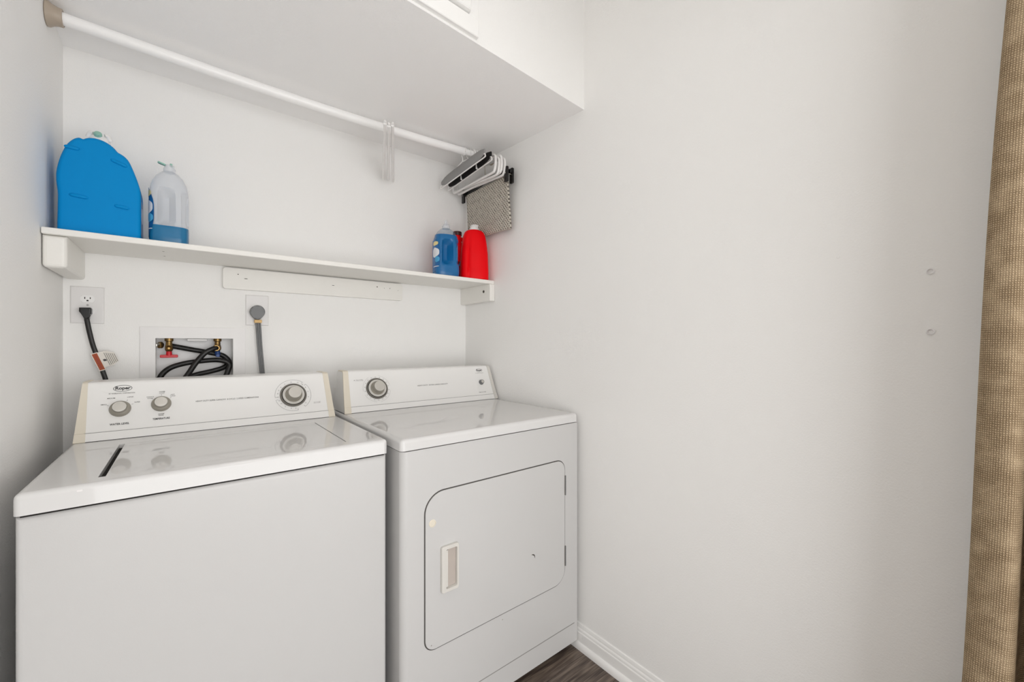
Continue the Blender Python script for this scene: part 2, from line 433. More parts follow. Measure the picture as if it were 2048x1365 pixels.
for x, y in ((0.255, -0.19), (0.255, -0.10)):
    bm = prism(bmesh.new(), [(0.003 * math.cos(k * .785), 0.003 * math.sin(k * .785)) for k in range(8)], (x, y, 1.507), X_, Y_, Vector((0, 0, -1)), 0.0004)
    finish('nail_head', bm, 'rust', s)

# ------------------------------------------------------------------ closet rod
rod = thing('closet_rod', 'white telescoping closet rod running under the soffit with taupe end cup', 'closet rod', (0.77, -0.22, 2.12))
def rodz(x): return 2.150 - 0.018 * math.sin(math.pi * min(1, x / 1.54)) ** 1.0
def ry(x): return -0.209 - 0.046 * x / 1.54
pts = [(x, ry(x), rodz(x)) for x in [0.01 + i * 1.365 / 24 for i in range(25)]]
finish('outer_tube', tube(bmesh.new(), pts, 0.0175, 20), 'rodw', rod, smooth=40)
pts = [(x, ry(x), rodz(x)) for x in (1.36, 1.42, 1.48, 1.535)]
finish('inner_tube', tube(bmesh.new(), pts, 0.0145, 20), 'rodw', rod, smooth=40)
bm = lathe(bmesh.new(), [(0.0145, 0), (0.0182, 0), (0.0186, 0.002), (0.0186, 0.006), (0.0182, 0.008), (0.0145, 0.008)], (1.372, ry(1.372), rodz(1.372)), Y_, Z_, X_, 24)
finish('lock_ring', bm, 'rodw', rod, smooth=40)
bm = lathe(bmesh.new(), [(0, 0), (0.033, 0), (0.034, 0.002), (0.033, 0.006), (0.0275, 0.014), (0.0245, 0.024), (0.024, 0.032), (0.0215, 0.0335), (0.019, 0.032), (0.018, 0.02)], (0.0008, ry(0), rodz(0)), Y_, Z_, X_, 36)
finish('end_cup', bm, 'flange', rod, smooth=40)['label'] = 'taupe end cup'
bm = lathe(bmesh.new(), [(0, 0), (0.03, 0), (0.03, -0.004), (0.022, -0.02), (0.018, -0.02)], (W - 0.0008, ry(W), rodz(W)), Y_, Z_, X_, 36)
finish('end_cup', bm, 'flange', rod, smooth=40)

# ------------------------------------------------------------------ washing machine
def grid_top(x0, x1, y0, y1, z0, z1, hx0, hx1, hy0, hy1, depth, r):
    """slab with a rectangular recess in its top"""
    bm = bmesh.new()
    xs = (x0, hx0, hx1, x1); ys = (y0, hy0, hy1, y1)
    T = [[bm.verts.new((x, y, z1)) for x in xs] for y in ys]
    for j in range(3):
        for i in range(3):
            if (i, j) != (1, 1): bm.faces.new((T[j][i], T[j][i + 1], T[j + 1][i + 1], T[j + 1][i]))
    H = [T[1][1], T[1][2], T[2][2], T[2][1]]
    D = [bm.verts.new(v.co - Vector((0, 0, depth))) for v in H]
    for k in range(4): bm.faces.new((H[k], H[(k + 1) % 4], D[(k + 1) % 4], D[k]))
    bm.faces.new(D)
    Bt = [bm.verts.new((x, y, z0)) for x, y in ((x0, y0), (x1, y0), (x1, y1), (x0, y1))]
    bm.faces.new(Bt[::-1])
    bm.faces.new(T[0] + [Bt[1], Bt[0]]); bm.faces.new([T[3][3], T[3][2], T[3][1], T[3][0], Bt[3], Bt[2]])
    bm.faces.new([T[0][0], T[1][0], T[2][0], T[3][0], Bt[3], Bt[0]]); bm.faces.new([T[0][3], T[1][3], T[2][3], T[3][3], Bt[2], Bt[1]])
    bmesh.ops.recalc_face_normals(bm, faces=bm.faces[:])
    es = []
    for e in bm.edges:
        a, b = e.verts[0].co, e.verts[1].co
        mid = (a + b) / 2
        top = abs(mid.z - z1) < 1e-6
        out = abs(a.x - b.x) < 1e-6 and (abs(mid.x - x0) < 1e-6 or abs(mid.x - x1) < 1e-6) or abs(a.y - b.y) < 1e-6 and abs(mid.y - y0) < 1e-6
        vert = abs(a.z - b.z) > 0.01 and abs(mid.y - y0) < 1e-6
        if (top and out) or vert: es.append(e)
    bmesh.ops.bevel(bm, geom=es, offset=r, segments=4, profile=0.5, affect='EDGES')
    return bm

def console_prof(y0, y1, zb, zc, zt, yb):
    """(y,z) wedge profile: bottom front, crease, top front, rounded top, back"""
    t = lambda z: y0 + (y1 - y0) * (z - zb) / (zt - zb)
    return [(y0, zb), (t(zc) - 0.0004, zc), (t(zc + .0012) + 0.0016, zc + .0012), (t(zt - 0.008) + 0.0008, zt - 0.008), (y1 + 0.0035, zt - 0.002), (y1 + 0.009, zt), (yb - 0.02, zt), (yb, zt - 0.01), (yb, zb)]

def wedge(prof, xb0, xb1, xt0, xt1, zb, zt):
    bm = bmesh.new(); L = []; Rr = []
    for y, z in prof:
        k = (z - zb) / (zt - zb)
        L.append(bm.verts.new((xb0 + (xt0 - xb0) * k, y, z))); Rr.append(bm.verts.new((xb1 + (xt1 - xb1) * k, y, z)))
    n = len(prof)
    bm.faces.new(L); bm.faces.new(Rr[::-1])
    for k in range(n): bm.faces.new((L[k], L[(k + 1) % n], Rr[(k + 1) % n], Rr[k]))
    return bm

class Face:
    """the sloping console face: at(x, z) gives a point on it"""
    def __init__(s, y0, zb, y1, zt):
        s.a = (y0, zb, y1, zt); s.V = Vector((0, y1 - y0, zt - zb)).normalized(); s.U = X_.copy(); s.N = Vector((0, -(s.V.z), s.V.y)); s.N = s.N if s.N.y < 0 else -s.N
    def at(s, x, z):
        y0, zb, y1, zt = s.a
        return Vector((x, y0 + (y1 - y0) * (z - zb) / (zt - zb), z)) + Vector((0, 0.0016, 0))

def put_text(f, parent, s, x, z, size, m='ink', spacing=1.0, squash=1.0, name='lettering', bold=0.012):
    return finish(name, text_bm(s, size, f.at(x, z), f.U, f.V, f.N, 0.0012, spacing, squash, bold=bold), m, parent)
def ring_bm(f, x, z, r0, r1, a0=0, a1=360, n=40, ex=1.0, lift=0.0012):
    bm = bmesh.new(); O = f.at(x, z) + f.N * lift; pr = None
    for k in range(n + 1):
        a = R(a0 + (a1 - a0) * k / n)
        d = f.U * math.cos(a) * ex + f.V * math.sin(a)
        q = (bm.verts.new(O + d * r0), bm.verts.new(O + d * r1))
        if pr: bm.faces.new((pr[0], q[0], q[1], pr[1]))
        pr = q
    return bm
def ticks_bm(f, x, z, r0, r1, angs, w=0.0004):
    bm = bmesh.new(); O = f.at(x, z) + f.N * 0.0012
    for a in angs:
        d = f.U * math.cos(R(a)) + f.V * math.sin(R(a)); t = f.N.cross(d)
        bm.faces.new([bm.verts.new(O + d * q + t * w * s) for q, s in ((r0, -1), (r1, -1), (r1, 1), (r0, 1))])
    return bm
def logo(f, parent, x, z, w, size):
    lg = finish('brand_mark', ring_bm(f, x, z, w * 0.47, w * 0.5, ex=1.0, n=40), 'inkd', parent)
    return lg
def oval(f, parent, x, z, rx, rz, t):
    bm = bmesh.new(); O = f.at(x, z) + f.N * 0.0012; pr = None
    for k in range(49):
        a = 2 * math.pi * k / 48
        q = (bm.verts.new(O + f.U * math.cos(a) * rx + f.V * math.sin(a) * rz), bm.verts.new(O + f.U * math.cos(a) * (rx - t) + f.V * math.sin(a) * (rz - t)))
        if pr: bm.faces.new((pr[0], q[0], q[1], pr[1]))
        pr = q
    return finish('brand_oval', bm, 'inkd', parent)

def small_knob(f, parent, x, z, name):
    O = f.at(x, z)
    k = finish(name, lathe(bmesh.new(), [(0, 0), (0.0240, 0), (0.0243, 0.002), (0.0225, 0.008), (0.0195, 0.011), (0.0165, 0.012), (0.0148, 0.022), (0, 0.022)], O, f.U, f.V, f.N, 40), 'taupe', parent, smooth=35)
    finish('knob_rim', lathe(bmesh.new(), [(0.0150, 0.0215), (0.0153, 0.0235), (0.0150, 0.0248), (0.0138, 0.0252), (0.0130, 0.0246), (0.0130, 0.0215)], O, f.U, f.V, f.N, 40), 'creamw', k, smooth=35)
    finish('knob_face', lathe(bmesh.new(), [(0.0130, 0.0243), (0.0122, 0.0246), (0, 0.0246)], O, f.U, f.V, f.N, 40), 'brushed', k, smooth=35)
    return k
def dial(f, parent, x, z, name, s=1.0):
    O = f.at(x, z); L = lambda pr: lathe(bmesh.new(), [(r * s, h * 1.1) for r, h in pr], O, f.U, f.V, f.N, 48)
    k = finish(name, L([(0.0335, 0), (0.0340, 0.003), (0.0325, 0.006), (0.0300, 0.0062), (0.0290, 0.004), (0.0290, 0.0)]), 'dtaupe', parent, smooth=35)
    finish('dial_gap', L([(0.0295, 0.003), (0.0270, 0.003), (0.0265, 0.001)]), 'gap', k, smooth=35)
    finish('dial_skirt', L([(0.0275, 0.002), (0.0278, 0.008), (0.0268, 0.0095), (0.0215, 0.0080), (0.0200, 0.0075)]), 'creamw', k, smooth=35)
    finish('dial_grip', L([(0.0218, 0.0075), (0.0212, 0.010), (0.0185, 0.013), (0.0172, 0.030), (0.0165, 0.0325), (0.0160, 0.033)]), 'taupe', k, smooth=35)
    finish('dial_face', L([(0.0163, 0.0328), (0.0155, 0.0335), (0, 0.0335)]), 'brushed', k, smooth=35)
    return k

wx0, wx1, wyf = 0.064, 0.7685, -0.806
wm = thing('washing_machine', 'white top-loading washing machine beside the left wall', 'washer', (0.416, -0.44, 0))
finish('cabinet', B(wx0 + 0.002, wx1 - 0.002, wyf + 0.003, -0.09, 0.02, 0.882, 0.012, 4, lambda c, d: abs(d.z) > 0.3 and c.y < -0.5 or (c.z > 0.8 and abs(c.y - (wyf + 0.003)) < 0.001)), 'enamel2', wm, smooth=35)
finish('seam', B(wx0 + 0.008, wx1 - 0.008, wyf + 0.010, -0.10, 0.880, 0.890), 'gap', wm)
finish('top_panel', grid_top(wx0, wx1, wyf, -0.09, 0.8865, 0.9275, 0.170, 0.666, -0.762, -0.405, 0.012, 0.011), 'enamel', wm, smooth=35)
bm = B(0.1805, 0.6640, -0.7610, -0.4060, 0.9165, 0.9273, 0.0018, 2, lambda c, d: c.z > 0.92)
lid = finish('lid', bm, 'enamel', wm, smooth=35)
finish('lid_slot', B(0.1702, 0.1806, -0.7605, -0.407, 0.9157, 0.9172), 'gap', wm)
for x in (wx0 + 0.06, wx1 - 0.06):
    for y in (-0.74, -0.15):
        finish('foot', lathe(bmesh.new(), [(0, 0), (0.018, 0), (0.02, 0.004), (0.012, 0.008), (0.008, 0.021), (0, 0.021)], (x, y, 0), X_, Y_, Z_, 16), 'black', wm, smooth=40)
F1 = Face(-0.323, 0.9285, -0.25, 1.0905)
pr = console_prof(-0.323, -0.25, 0.9290, 0.9505, 1.0905, -0.13)
con = finish('control_panel', wedge(pr, 0.071, 0.7545, 0.0795, 0.7455, 0.929, 1.0905), 'panel', wm, smooth=25)
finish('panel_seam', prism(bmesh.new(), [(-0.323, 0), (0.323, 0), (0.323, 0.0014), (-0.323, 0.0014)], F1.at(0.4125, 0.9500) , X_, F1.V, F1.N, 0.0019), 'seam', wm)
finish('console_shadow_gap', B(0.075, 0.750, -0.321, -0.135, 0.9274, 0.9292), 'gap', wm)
def cap_prof(pr, d=0.0012):
    q = [(y - d, z + (d if z > 1.08 else 0)) for y, z in pr[:7]]
    return q + [(y + 0.003, z - 0.003) for y, z in pr[6::-1]][0:7]
cp = cap_prof(pr)
finish('end_cap', wedge(cp, 0.0692, 0.0930, 0.0780, 0.0893, 0.929, 1.0905), 'cream', wm, smooth=25)['label'] = 'yellowed cream end cap'
finish('end_cap', wedge(cp, 0.7335, 0.7555, 0.7283, 0.7468, 0.929, 1.0905), 'cream', wm, smooth=25)['label'] = 'yellowed cream end cap'
small_knob(F1, wm, 0.1605, 1.0105, 'water_level_knob'); small_knob(F1, wm, 0.2530, 1.0165, 'temperature_knob')
dial(F1, wm, 0.6205, 1.015, 'timer_dial', 1.30)
put_text(F1, wm, 'Roper', 0.1640, 1.0692, 0.0135, 'inkd', 1.0, 0.98, 'brand_lettering', 0.035)
oval(F1, wm, 0.1640, 1.0688, 0.0210, 0.0102, 0.0013)
put_text(F1, wm, 'BY WHIRLPOOL CORPORATION', 0.1630, 1.0545, 0.0050, 'ink', 1.0, 0.78)
put_text(F1, wm, 'WATER LEVEL', 0.1610, 0.9685, 0.0078, 'inkd', 1.1, 0.78, bold=0.03)
put_text(F1, wm, 'TEMPERATURE', 0.2535, 0.9735, 0.0078, 'inkd', 1.1, 0.72, bold=0.03)
put_text(F1, wm, 'HEAVY DUTY SUPER CAPACITY  8 CYCLE / 2 SPEED COMBINATIONS', 0.4245, 1.0165, 0.0070, 'ink', 1.05, 0.78)
for s_, x, z in (('SMALL', 0.1255, 1.0250), ('MEDIUM', 0.1400, 1.0415), ('LARGE', 0.1815, 1.0425), ('SUPER', 0.1975, 1.0265), ('COLD &\nCOLD', 0.2265, 1.0370), ('WARM\nCOLD', 0.2540, 1.0505), ('HOT\nCOLD', 0.2800, 1.0400), ('WARM\nRINSE', 0.2530, 0.9850)):
    put_text(F1, wm, s_, x, z, 0.0046, 'ink')
finish('tick_marks', ticks_bm(F1, 0.1605, 1.0105, 0.027, 0.031, (155, 60, 25)), 'ink', wm)
finish('tick_marks', ticks_bm(F1, 0.2530, 1.0165, 0.027, 0.031, (140, 90, 40)), 'ink', wm)
for a0, a1 in ((55, 185), (195, 282), (-52, 42)):
    finish('dial_arc', ring_bm(F1, 0.6205, 1.015, 0.0588, 0.0595, a0, a1, n=24), 'ink', wm)
    finish('tick_marks', ticks_bm(F1, 0.6205, 1.015, 0.052, 0.0590, (a0, a1)), 'ink', wm)
for i, a in enumerate((-40, -12, 12, 32, 50, 70, 95, 120, 140, 155, 170, 185, 200, 215, 235, 258, 275)):
    O = F1.at(0.6205, 1.015); d = F1.U * math.cos(R(a)) + F1.V * math.sin(R(a)); q = O + d * 0.0505
    finish('dial_number', text_bm(str((2, 4, 6, 8, 10, 12, 14)[i % 7]), 0.0062, q, F1.U, F1.V, F1.N, 0.0012), 'ink', wm)
put_text(F1, wm, 'PUSH TO STOP\nPULL TO START', 0.6980, 0.9830, 0.0034, 'inkl')
finish('scuff', prism(bmesh.new(), rrect(0.008, 0.004, 0.0015, 3), (0.150, wyf - 0.0001, 0.917), X_, Z_, Vector((0, -1, 0)), 0.0003), 'plate', wm)

# ------------------------------------------------------------------ dryer
dx0, dx1, dyf = 0.7865, 1.5235, -0.856
dm = thing('clothes_dryer', 'white front-loading clothes dryer against the right wall', 'dryer', (1.155, -0.47, 0))
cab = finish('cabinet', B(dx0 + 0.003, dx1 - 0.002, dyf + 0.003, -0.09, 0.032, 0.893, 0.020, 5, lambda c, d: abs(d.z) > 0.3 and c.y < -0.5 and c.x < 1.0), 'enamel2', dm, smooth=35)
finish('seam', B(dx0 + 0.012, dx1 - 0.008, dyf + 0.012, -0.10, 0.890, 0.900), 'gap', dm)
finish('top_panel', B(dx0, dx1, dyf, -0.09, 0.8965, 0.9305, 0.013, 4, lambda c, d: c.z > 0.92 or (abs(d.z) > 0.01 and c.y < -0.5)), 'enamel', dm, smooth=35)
for x in (dx0 + 0.06, dx1 - 0.06):
    for y in (-0.78, -0.15):
        finish('foot', lathe(bmesh.new(), [(0, 0), (0.018, 0), (0.02, 0.004), (0.012, 0.008), (0.008, 0.033), (0, 0.033)], (x, y, 0), X_, Y_, Z_, 16), 'black', dm, smooth=40)
NY = Vector((0, -1, 0))
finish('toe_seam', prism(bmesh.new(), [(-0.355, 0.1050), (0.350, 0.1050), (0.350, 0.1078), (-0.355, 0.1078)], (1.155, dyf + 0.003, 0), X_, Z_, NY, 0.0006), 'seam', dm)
dcx, dcz, dw, dh = (0.863 + 1.449) / 2, (0.290 + 0.758) / 2, 1.449 - 0.863, 0.758 - 0.290
RAD = [0.040, 0.062, 0.034, 0.052]
finish('door_gap_shade', prism(bmesh.new(), rrect(dw + 0.0070, dh + 0.0070, [q + 0.0035 for q in RAD], 10), (dcx, dyf + 0.003, dcz), X_, Z_, NY, 0.0006), 'gap_shade', dm, smooth=50)  # dark ring paints the shade of the door gap onto the cabinet front
# the door is a slab with a pocket for the handle
HX0, HX1, HZ0, HZ1 = 0.912, 0.972, 0.450, 0.590
def door_slab():
    bm = bmesh.new()
    prism(bm, rrect(dw, dh, RAD, 10), (dcx, dyf + 0.003, dcz), X_, Z_, NY, 0.0026, 0.0018, 3, both=False)
    return bm
dr = finish('door', door_slab(), 'enamel2', dm, smooth=35)
yd = dyf + 0.003 - 0.0026
hf = bmesh.new()
fw_, fh_ = HX1 - HX0, HZ1 - HZ0
outer = rrect(fw_, fh_, 0.007, 4); inner = rrect(fw_ - 0.022, fh_ - 0.020, 0.004, 4, (0.004, 0))
hc = Vector(((HX0 + HX1) / 2, yd, (HZ0 + HZ1) / 2))
ringv = []
for poly, d in ((outer, 0.0), (outer, 0.0085), ([(u * .955, v * .98) for u, v in outer], 0.0102), (inner, 0.0102), ([(u * .99, v * .98) for u, v in inner], 0.0006)):
    ringv.append([hf.verts.new(hc + X_ * u + Z_ * v + NY * d) for u, v in poly])
for a, b in zip(ringv, ringv[1:]):
    n = len(a)
    for k in range(n): hf.faces.new((a[k], a[(k + 1) % n], b[(k + 1) % n], b[k]))
finish('recess', prism(bmesh.new(), [(u * .97, v * .97) for u, v in inner], hc + NY * 0.0004, X_, Z_, NY, 0.0006), 'recess', dr)
hd = finish('door_handle', hf, 'creamw', dr, smooth=30); hd['label'] = 'ivory recessed pull handle'
finish('grip', prism(bmesh.new(), [(-0.022, -0.056), (-0.007, -0.056), (-0.007, 0.056), (-0.022, 0.056)], hc + NY * 0.001, X_, Z_, NY, 0.0070, 0.002, 2, both=False), 'creamw', dr, smooth=30)
bt = finish('latch_button', lathe(bmesh.new(), [(0.0115, 0), (0.0115, 0.0012), (0.009, 0.0018), (0.0085, 0.0008), (0, 0.0008)], (0.8855, yd, 0.668), X_, Z_, NY, 28), 'cream', dr, smooth=40)
for z0, z1 in ((0.622, 0.697), (0.350, 0.427)):
    hg = finish('hinge', B(1.4475, 1.4535, yd - 0.0022, dyf + 0.003, z0, z1, 0.001, 1), 'dtaupe', dm)
    for k in range(4):
        zz = z0 + (z1 - z0) * (k + 0.5) / 4
        finish('knuckle', tube(bmesh.new(), [(1.4512, yd - 0.002, zz - 0.0088), (1.4512, yd - 0.002, zz + 0.0088)], 0.0022, 8), 'grey', hg, smooth=50)
pts = spline([(1.2790, yd - 0.0002, 0.447), (1.2860, yd - 0.0002, 0.4455), (1.2925, yd - 0.0002, 0.4405), (1.2950, yd - 0.0002, 0.431)], 5)
finish('dent_scratch', tube(bmesh.new(), pts, [0.0006 + 0.0016 * math.sin(math.pi * i / (len(pts) - 1)) for i in range(len(pts))], 6, flat=(Y_, 0.25)), 'hole', dr, smooth=60)
for x, z in ((0.882, 0.305), (1.150, 0.268)):
    finish('chip', prism(bmesh.new(), rrect(0.0035, 0.003, 0.001, 2), (x, yd if z > 0.29 else dyf + 0.003, z), X_, Z_, NY, 0.0003), 'rust', dr)
F2 = Face(-0.316, 0.9315, -0.246, 1.0935)
pr2 = console_prof(-0.316, -0.246, 0.9320, 0.9535, 1.0935, -0.165)
finish('control_panel', wedge(pr2, 0.7945, 1.5290, 0.8070, 1.5235, 0.932, 1.0935), 'panel', dm, smooth=25)
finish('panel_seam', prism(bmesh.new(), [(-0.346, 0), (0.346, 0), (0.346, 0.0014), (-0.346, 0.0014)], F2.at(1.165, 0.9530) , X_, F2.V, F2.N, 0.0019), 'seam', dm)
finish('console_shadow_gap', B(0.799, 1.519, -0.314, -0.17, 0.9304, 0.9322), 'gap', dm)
cp2 = cap_prof(pr2)
finish('end_cap', wedge(cp2, 0.7925, 0.8185, 0.8055, 0.8255, 0.932, 1.0935), 'cream', dm, smooth=25)['label'] = 'yellowed cream end cap'
finish('end_cap', wedge(cp2, 1.5120, 1.5315, 1.5100, 1.5255, 0.932, 1.0935), 'creamw', dm, smooth=25)['label'] = 'ivory end cap'
dial(F2, dm, 0.9330, 1.0175, 'timer_dial', 1.33)
pk = finish('start_button', lathe(bmesh.new(), [(0.0125, 0), (0.0130, 0.002), (0.0105, 0.004), (0.0100, 0.014), (0.0092, 0.0155), (0, 0.0155)], F2.at(1.4545, 1.013), F2.U, F2.V, F2.N, 28), 'grey', dm, smooth=35)
finish('button_face', lathe(bmesh.new(), [(0.0075, 0.0154), (0.007, 0.0162), (0, 0.0162)], F2.at(1.4545, 1.013), F2.U, F2.V, F2.N, 24), 'brushed', pk, smooth=35)
put_text(F2, dm, 'Roper', 1.4590, 1.0715, 0.0125, 'inkd', 1.0, 0.98, 'brand_lettering', 0.035)
oval(F2, dm, 1.4590, 1.0712, 0.0190, 0.0090, 0.0008)
put_text(F2, dm, 'BY WHIRLPOOL CORPORATION', 1.4570, 1.0575, 0.0046, 'inkl', 1.0, 0.70)
put_text(F2, dm, 'HEAVY DUTY  EXTRA LARGE CAPACITY', 1.1910, 1.0170, 0.0078, 'ink', 1.05, 1.05)
put_text(F2, dm, 'PUSH TO START', 1.4500, 0.9665, 0.0056, 'ink', 1.0, 1.0)
put_text(F2, dm, 'ENERGY PREFERRED\nAUTOMATIC SETTING', 0.8660, 1.0540, 0.0040, 'inkl', 1.0, 0.8)
finish('star_mark', ring_bm(F2, 0.8455, 1.0545, 0.0, 0.0016, n=10), 'inkd', dm)
for a0, a1 in ((120, 190), (10, 78), (205, 262), (-80, -10)):
    finish('dial_arc', ring_bm(F2, 0.9330, 1.0175, 0.0570, 0.0576, a0, a1, n=20), 'inkl', dm)
for a in range(-170, 180, 20):
    q = F2.at(0.9330, 1.0175) + (F2.U * math.cos(R(a)) + F2.V * math.sin(R(a))) * 0.0500
    finish('dial_number', text_bm(str(10 * (1 + (a // 20) % 7)), 0.0050, q, F2.U, F2.V, F2.N, 0.0012), 'ink', dm)

# ------------------------------------------------------------------ electrical outlets and cords
def plate(name, label, x0, x1, z0, z1):
    t = thing(name, label, 'outlet', ((x0 + x1) / 2, 0, z0))
    finish('wall_plate', B(x0, x1, -0.0065, -0.0003, z0, z1, 0.004, 3, lambda c, d: c.y < -0.006), 'plate', t, smooth=40)
    return t
def receptacle(t, cx, cz):
    pts = []
    for k in range(40):
        a = 2 * math.pi * k / 40; u, v = 0.0172 * math.cos(a), 0.0172 * math.sin(a)
        pts.append((u, max(-0.0118, min(0.0118, v))))
    r_ = finish('receptacle', prism(bmesh.new(), pts, (cx, -0.0064, cz), X_, Z_, NY, 0.0018, 0.0006, 1, both=False), 'recept', t, smooth=40)
    for u, h in ((-0.0064, 0.0066), (0.0064, 0.0056)):
        finish('slot', prism(bmesh.new(), [(-0.0011, -h / 2), (0.0011, -h / 2), (0.0011, h / 2), (-0.0011, h / 2)], (cx + u, -0.0082, cz + 0.003), X_, Z_, NY, 0.0002), 'gap', r_)
    finish('ground_hole', prism(bmesh.new(), [(0.0025 * math.cos(R(a)), 0.0025 * math.sin(R(a))) for a in range(0, 181, 20)] + [(-0.0025, -0.002), (0.0025, -0.002)], (cx, -0.0082, cz - 0.0055), X_, Z_, NY, 0.0002), 'gap', r_)
o1 = plate('duplex_outlet', 'white duplex outlet with black plug near the left corner', 0.0168, 0.0963, 1.2718, 1.3942)
receptacle(o1, 0.0570, 1.3530); receptacle(o1, 0.0570, 1.3130)
finish('screw', lathe(bmesh.new(), [(0, 0), (0.003, 0), (0.0026, 0.0012), (0, 0.0014)], (0.0570, -0.0064, 1.3330), X_, Z_, NY, 14), 'inkl', o1, smooth=40)

c1 = thing('washer_power_cord', 'black power cord with orange warning tag plugged in by left corner', 'power cord', (0.075, -0.02, 1.02))
pb = [(-0.0145, 0.0115), (0.0115, 0.0125), (0.0140, 0.008), (0.0140, -0.007), (0.0090, -0.014), (0.0085, -0.0255), (-0.0030, -0.0255), (-0.0075, -0.014), (-0.0150, -0.001)]
finish('plug', prism(bmesh.new(), pb, (0.0545, -0.0080, 1.3110), X_, Z_, NY, 0.022, 0.004, 3, both=False), 'blackp', c1, smooth=40)
path = spline([(0.0565, -0.022, 1.290), (0.0590, -0.023, 1.272), (0.0640, -0.024, 1.240), (0.0715, -0.025, 1.200), (0.0820, -0.026, 1.160), (0.0930, -0.028, 1.120), (0.1030, -0.032, 1.080), (0.112, -0.045, 1.030), (0.118, -0.06, 0.98), (0.12, -0.065, 0.90)], 8)
finish('cord', tube(bmesh.new(), path, 0.0066, 12, flat=(Y_, 0.6)), 'black', c1, smooth=50)
# tag wrapped on the cord
ax = Vector((0.0985 - 0.0745, 0, 1.110 - 1.176)).normalized(); sd = Vector((-ax.z, 0, ax.x)); sd = sd if sd.x > 0 else -sd
O = Vector((0.0855, -0.0325, 1.1435))
tg = finish('warning_band', prism(bmesh.new(), [(-0.031, -0.0085), (0.031, -0.0085), (0.031, 0.0085), (-0.031, 0.0085)], O, ax, sd, NY, 0.0006), 'paper', c1)
finish('orange_strip', prism(bmesh.new(), [(-0.0285, -0.0065), (0.0285, -0.0065), (0.0285, 0.0065), (-0.0285, 0.0065)], O + NY * 0.0006, ax, sd, NY, 0.0003), 'orange', tg)
finish('lettering', text_bm('WARNING', 0.0100, O + NY * 0.0009, -ax, -sd, NY, 0.0003, 1.05), 'labelr', tg)
hexp = [(-0.030, 0.0085), (0.022, 0.0085), (0.024, 0.030), (0.014, 0.0465), (-0.016, 0.0460), (-0.029, 0.0280)]
hx = finish('warning_tag', prism(bmesh.new(), hexp, O + NY * -0.0008, ax, sd, NY, 0.0006), 'paper', c1)
for i in range(6):
    v = 0.0215 + i * 0.0044
    L0 = -0.024 + 0.0025 * i * 0.9; L1 = 0.021 - 0.0012 * i
    finish('printed_line', prism(bmesh.new(), [(L0, v), (L1, v), (L1, v + 0.0014), (L0, v + 0.0014)], O, ax, sd, NY, 0.0003), 'dtaupe', hx)
finish('printed_symbol', prism(bmesh.new(), [(-0.003, 0.012), (0.003, 0.013), (0.004, 0.020), (-0.001, 0.021), (-0.004, 0.017)], O, ax, sd, NY, 0.0003), 'inkd', hx)

o2 = plate('dryer_outlet', 'white outlet plate behind round grey plug above the valve box', 0.5004, 0.5806, 1.2786, 1.4011)
finish('receptacle', lathe(bmesh.new(), [(0, 0), (0.0275, 0), (0.0275, 0.002), (0.026, 0.003), (0, 0.003)], (0.5410, -0.0064, 1.3400), X_, Z_, NY, 40), 'recept', o2, smooth=40)
c2 = thing('dryer_power_cord', 'flat grey dryer cable with round grey plug hanging above the washer', 'power cord', (0.55, -0.03, 0.98))
pp = []
for k in range(36):
    a = 2 * math.pi * k / 36; r_ = 0.0262 + (0.006 * max(0, -math.sin(a)) ** 6)
    pp.append((r_ * math.cos(a) * (1 - 0.10 * max(0, -math.sin(a))), r_ * math.sin(a)))
finish('plug', prism(bmesh.new(), pp, (0.5385, -0.0095, 1.3325), X_, Z_, NY, 0.028, 0.005, 3, both=False), 'grey', c2, smooth=40)
finish('plug_tape', prism(bmesh.new(), rrect(0.026, 0.013, 0.003, 3), (0.5410, -0.0135, 1.2945), X_, Z_, NY, 0.016, 0.003, 2, both=False), 'yellow', c2, smooth=40)
for i in (-1, 0, 1):
    path = spline([(0.5405 + i * 0.0062, -0.022, 1.300), (0.5420 + i * 0.0062, -0.022, 1.278), (0.5465 + i * 0.006, -0.022, 1.200), (0.5520 + i * 0.0058, -0.023, 1.130), (0.5565 + i * 0.0055, -0.026, 1.070), (0.562 + i * 0.0055, -0.034, 1.00), (0.565 + i * .0055, -0.05, 0.90)], 8)
    finish('cable_strand', tube(bmesh.new(), path, 0.0036, 10), 'greyc', c2, smooth=50)

# ------------------------------------------------------------------ recessed water valve box
vb = thing('water_valve_box', 'white recessed washing machine valve box in the back wall', 'valve box', (0.343, 0.0, 0.95))
bm = bmesh.new()
ox0, ox1, oz0, oz1 = 0.1859, 0.4990, 0.945, 1.2650
for x0, x1, z0, z1 in ((ox0, BX0, oz0, oz1), (BX1, ox1, oz0, oz1), (BX0, BX1, BZ1, oz1), (BX0, BX1, oz0, BZ0)):
    box(bm, x0, x1, -0.005, -0.0003, z0, z1)
bmesh.ops.remove_doubles(bm, verts=bm.verts[:], dist=1e-6)
finish('frame', bm, 'plate', vb)
bm = bmesh.new(); D = 0.085
quad(bm, ((BX0, D, BZ0), (BX1, D, BZ0), (BX1, D, BZ1), (BX0, D, BZ1)))
quad(bm, ((BX0, -0.004, BZ0), (BX0, D, BZ0), (BX0, D, BZ1), (BX0, -0.004, BZ1)))
quad(bm, ((BX1, -0.004, BZ0), (BX1, D, BZ0), (BX1, D, BZ1), (BX1, -0.004, BZ1)))
quad(bm, ((BX0, -0.004, BZ1), (BX1, -0.004, BZ1), (BX1, D, BZ1), (BX0, D, BZ1)))
quad(bm, ((BX0, -0.004, BZ0), (BX1, -0.004, BZ0), (BX1, D, BZ0), (BX0, D, BZ0)))
finish('tub', bm, 'recept', vb)
finish('latch_tab', B(0.316, 0.378, 0.018, 0.042, 1.2130, 1.2238, 0.003, 2), 'plate', vb, smooth=40)

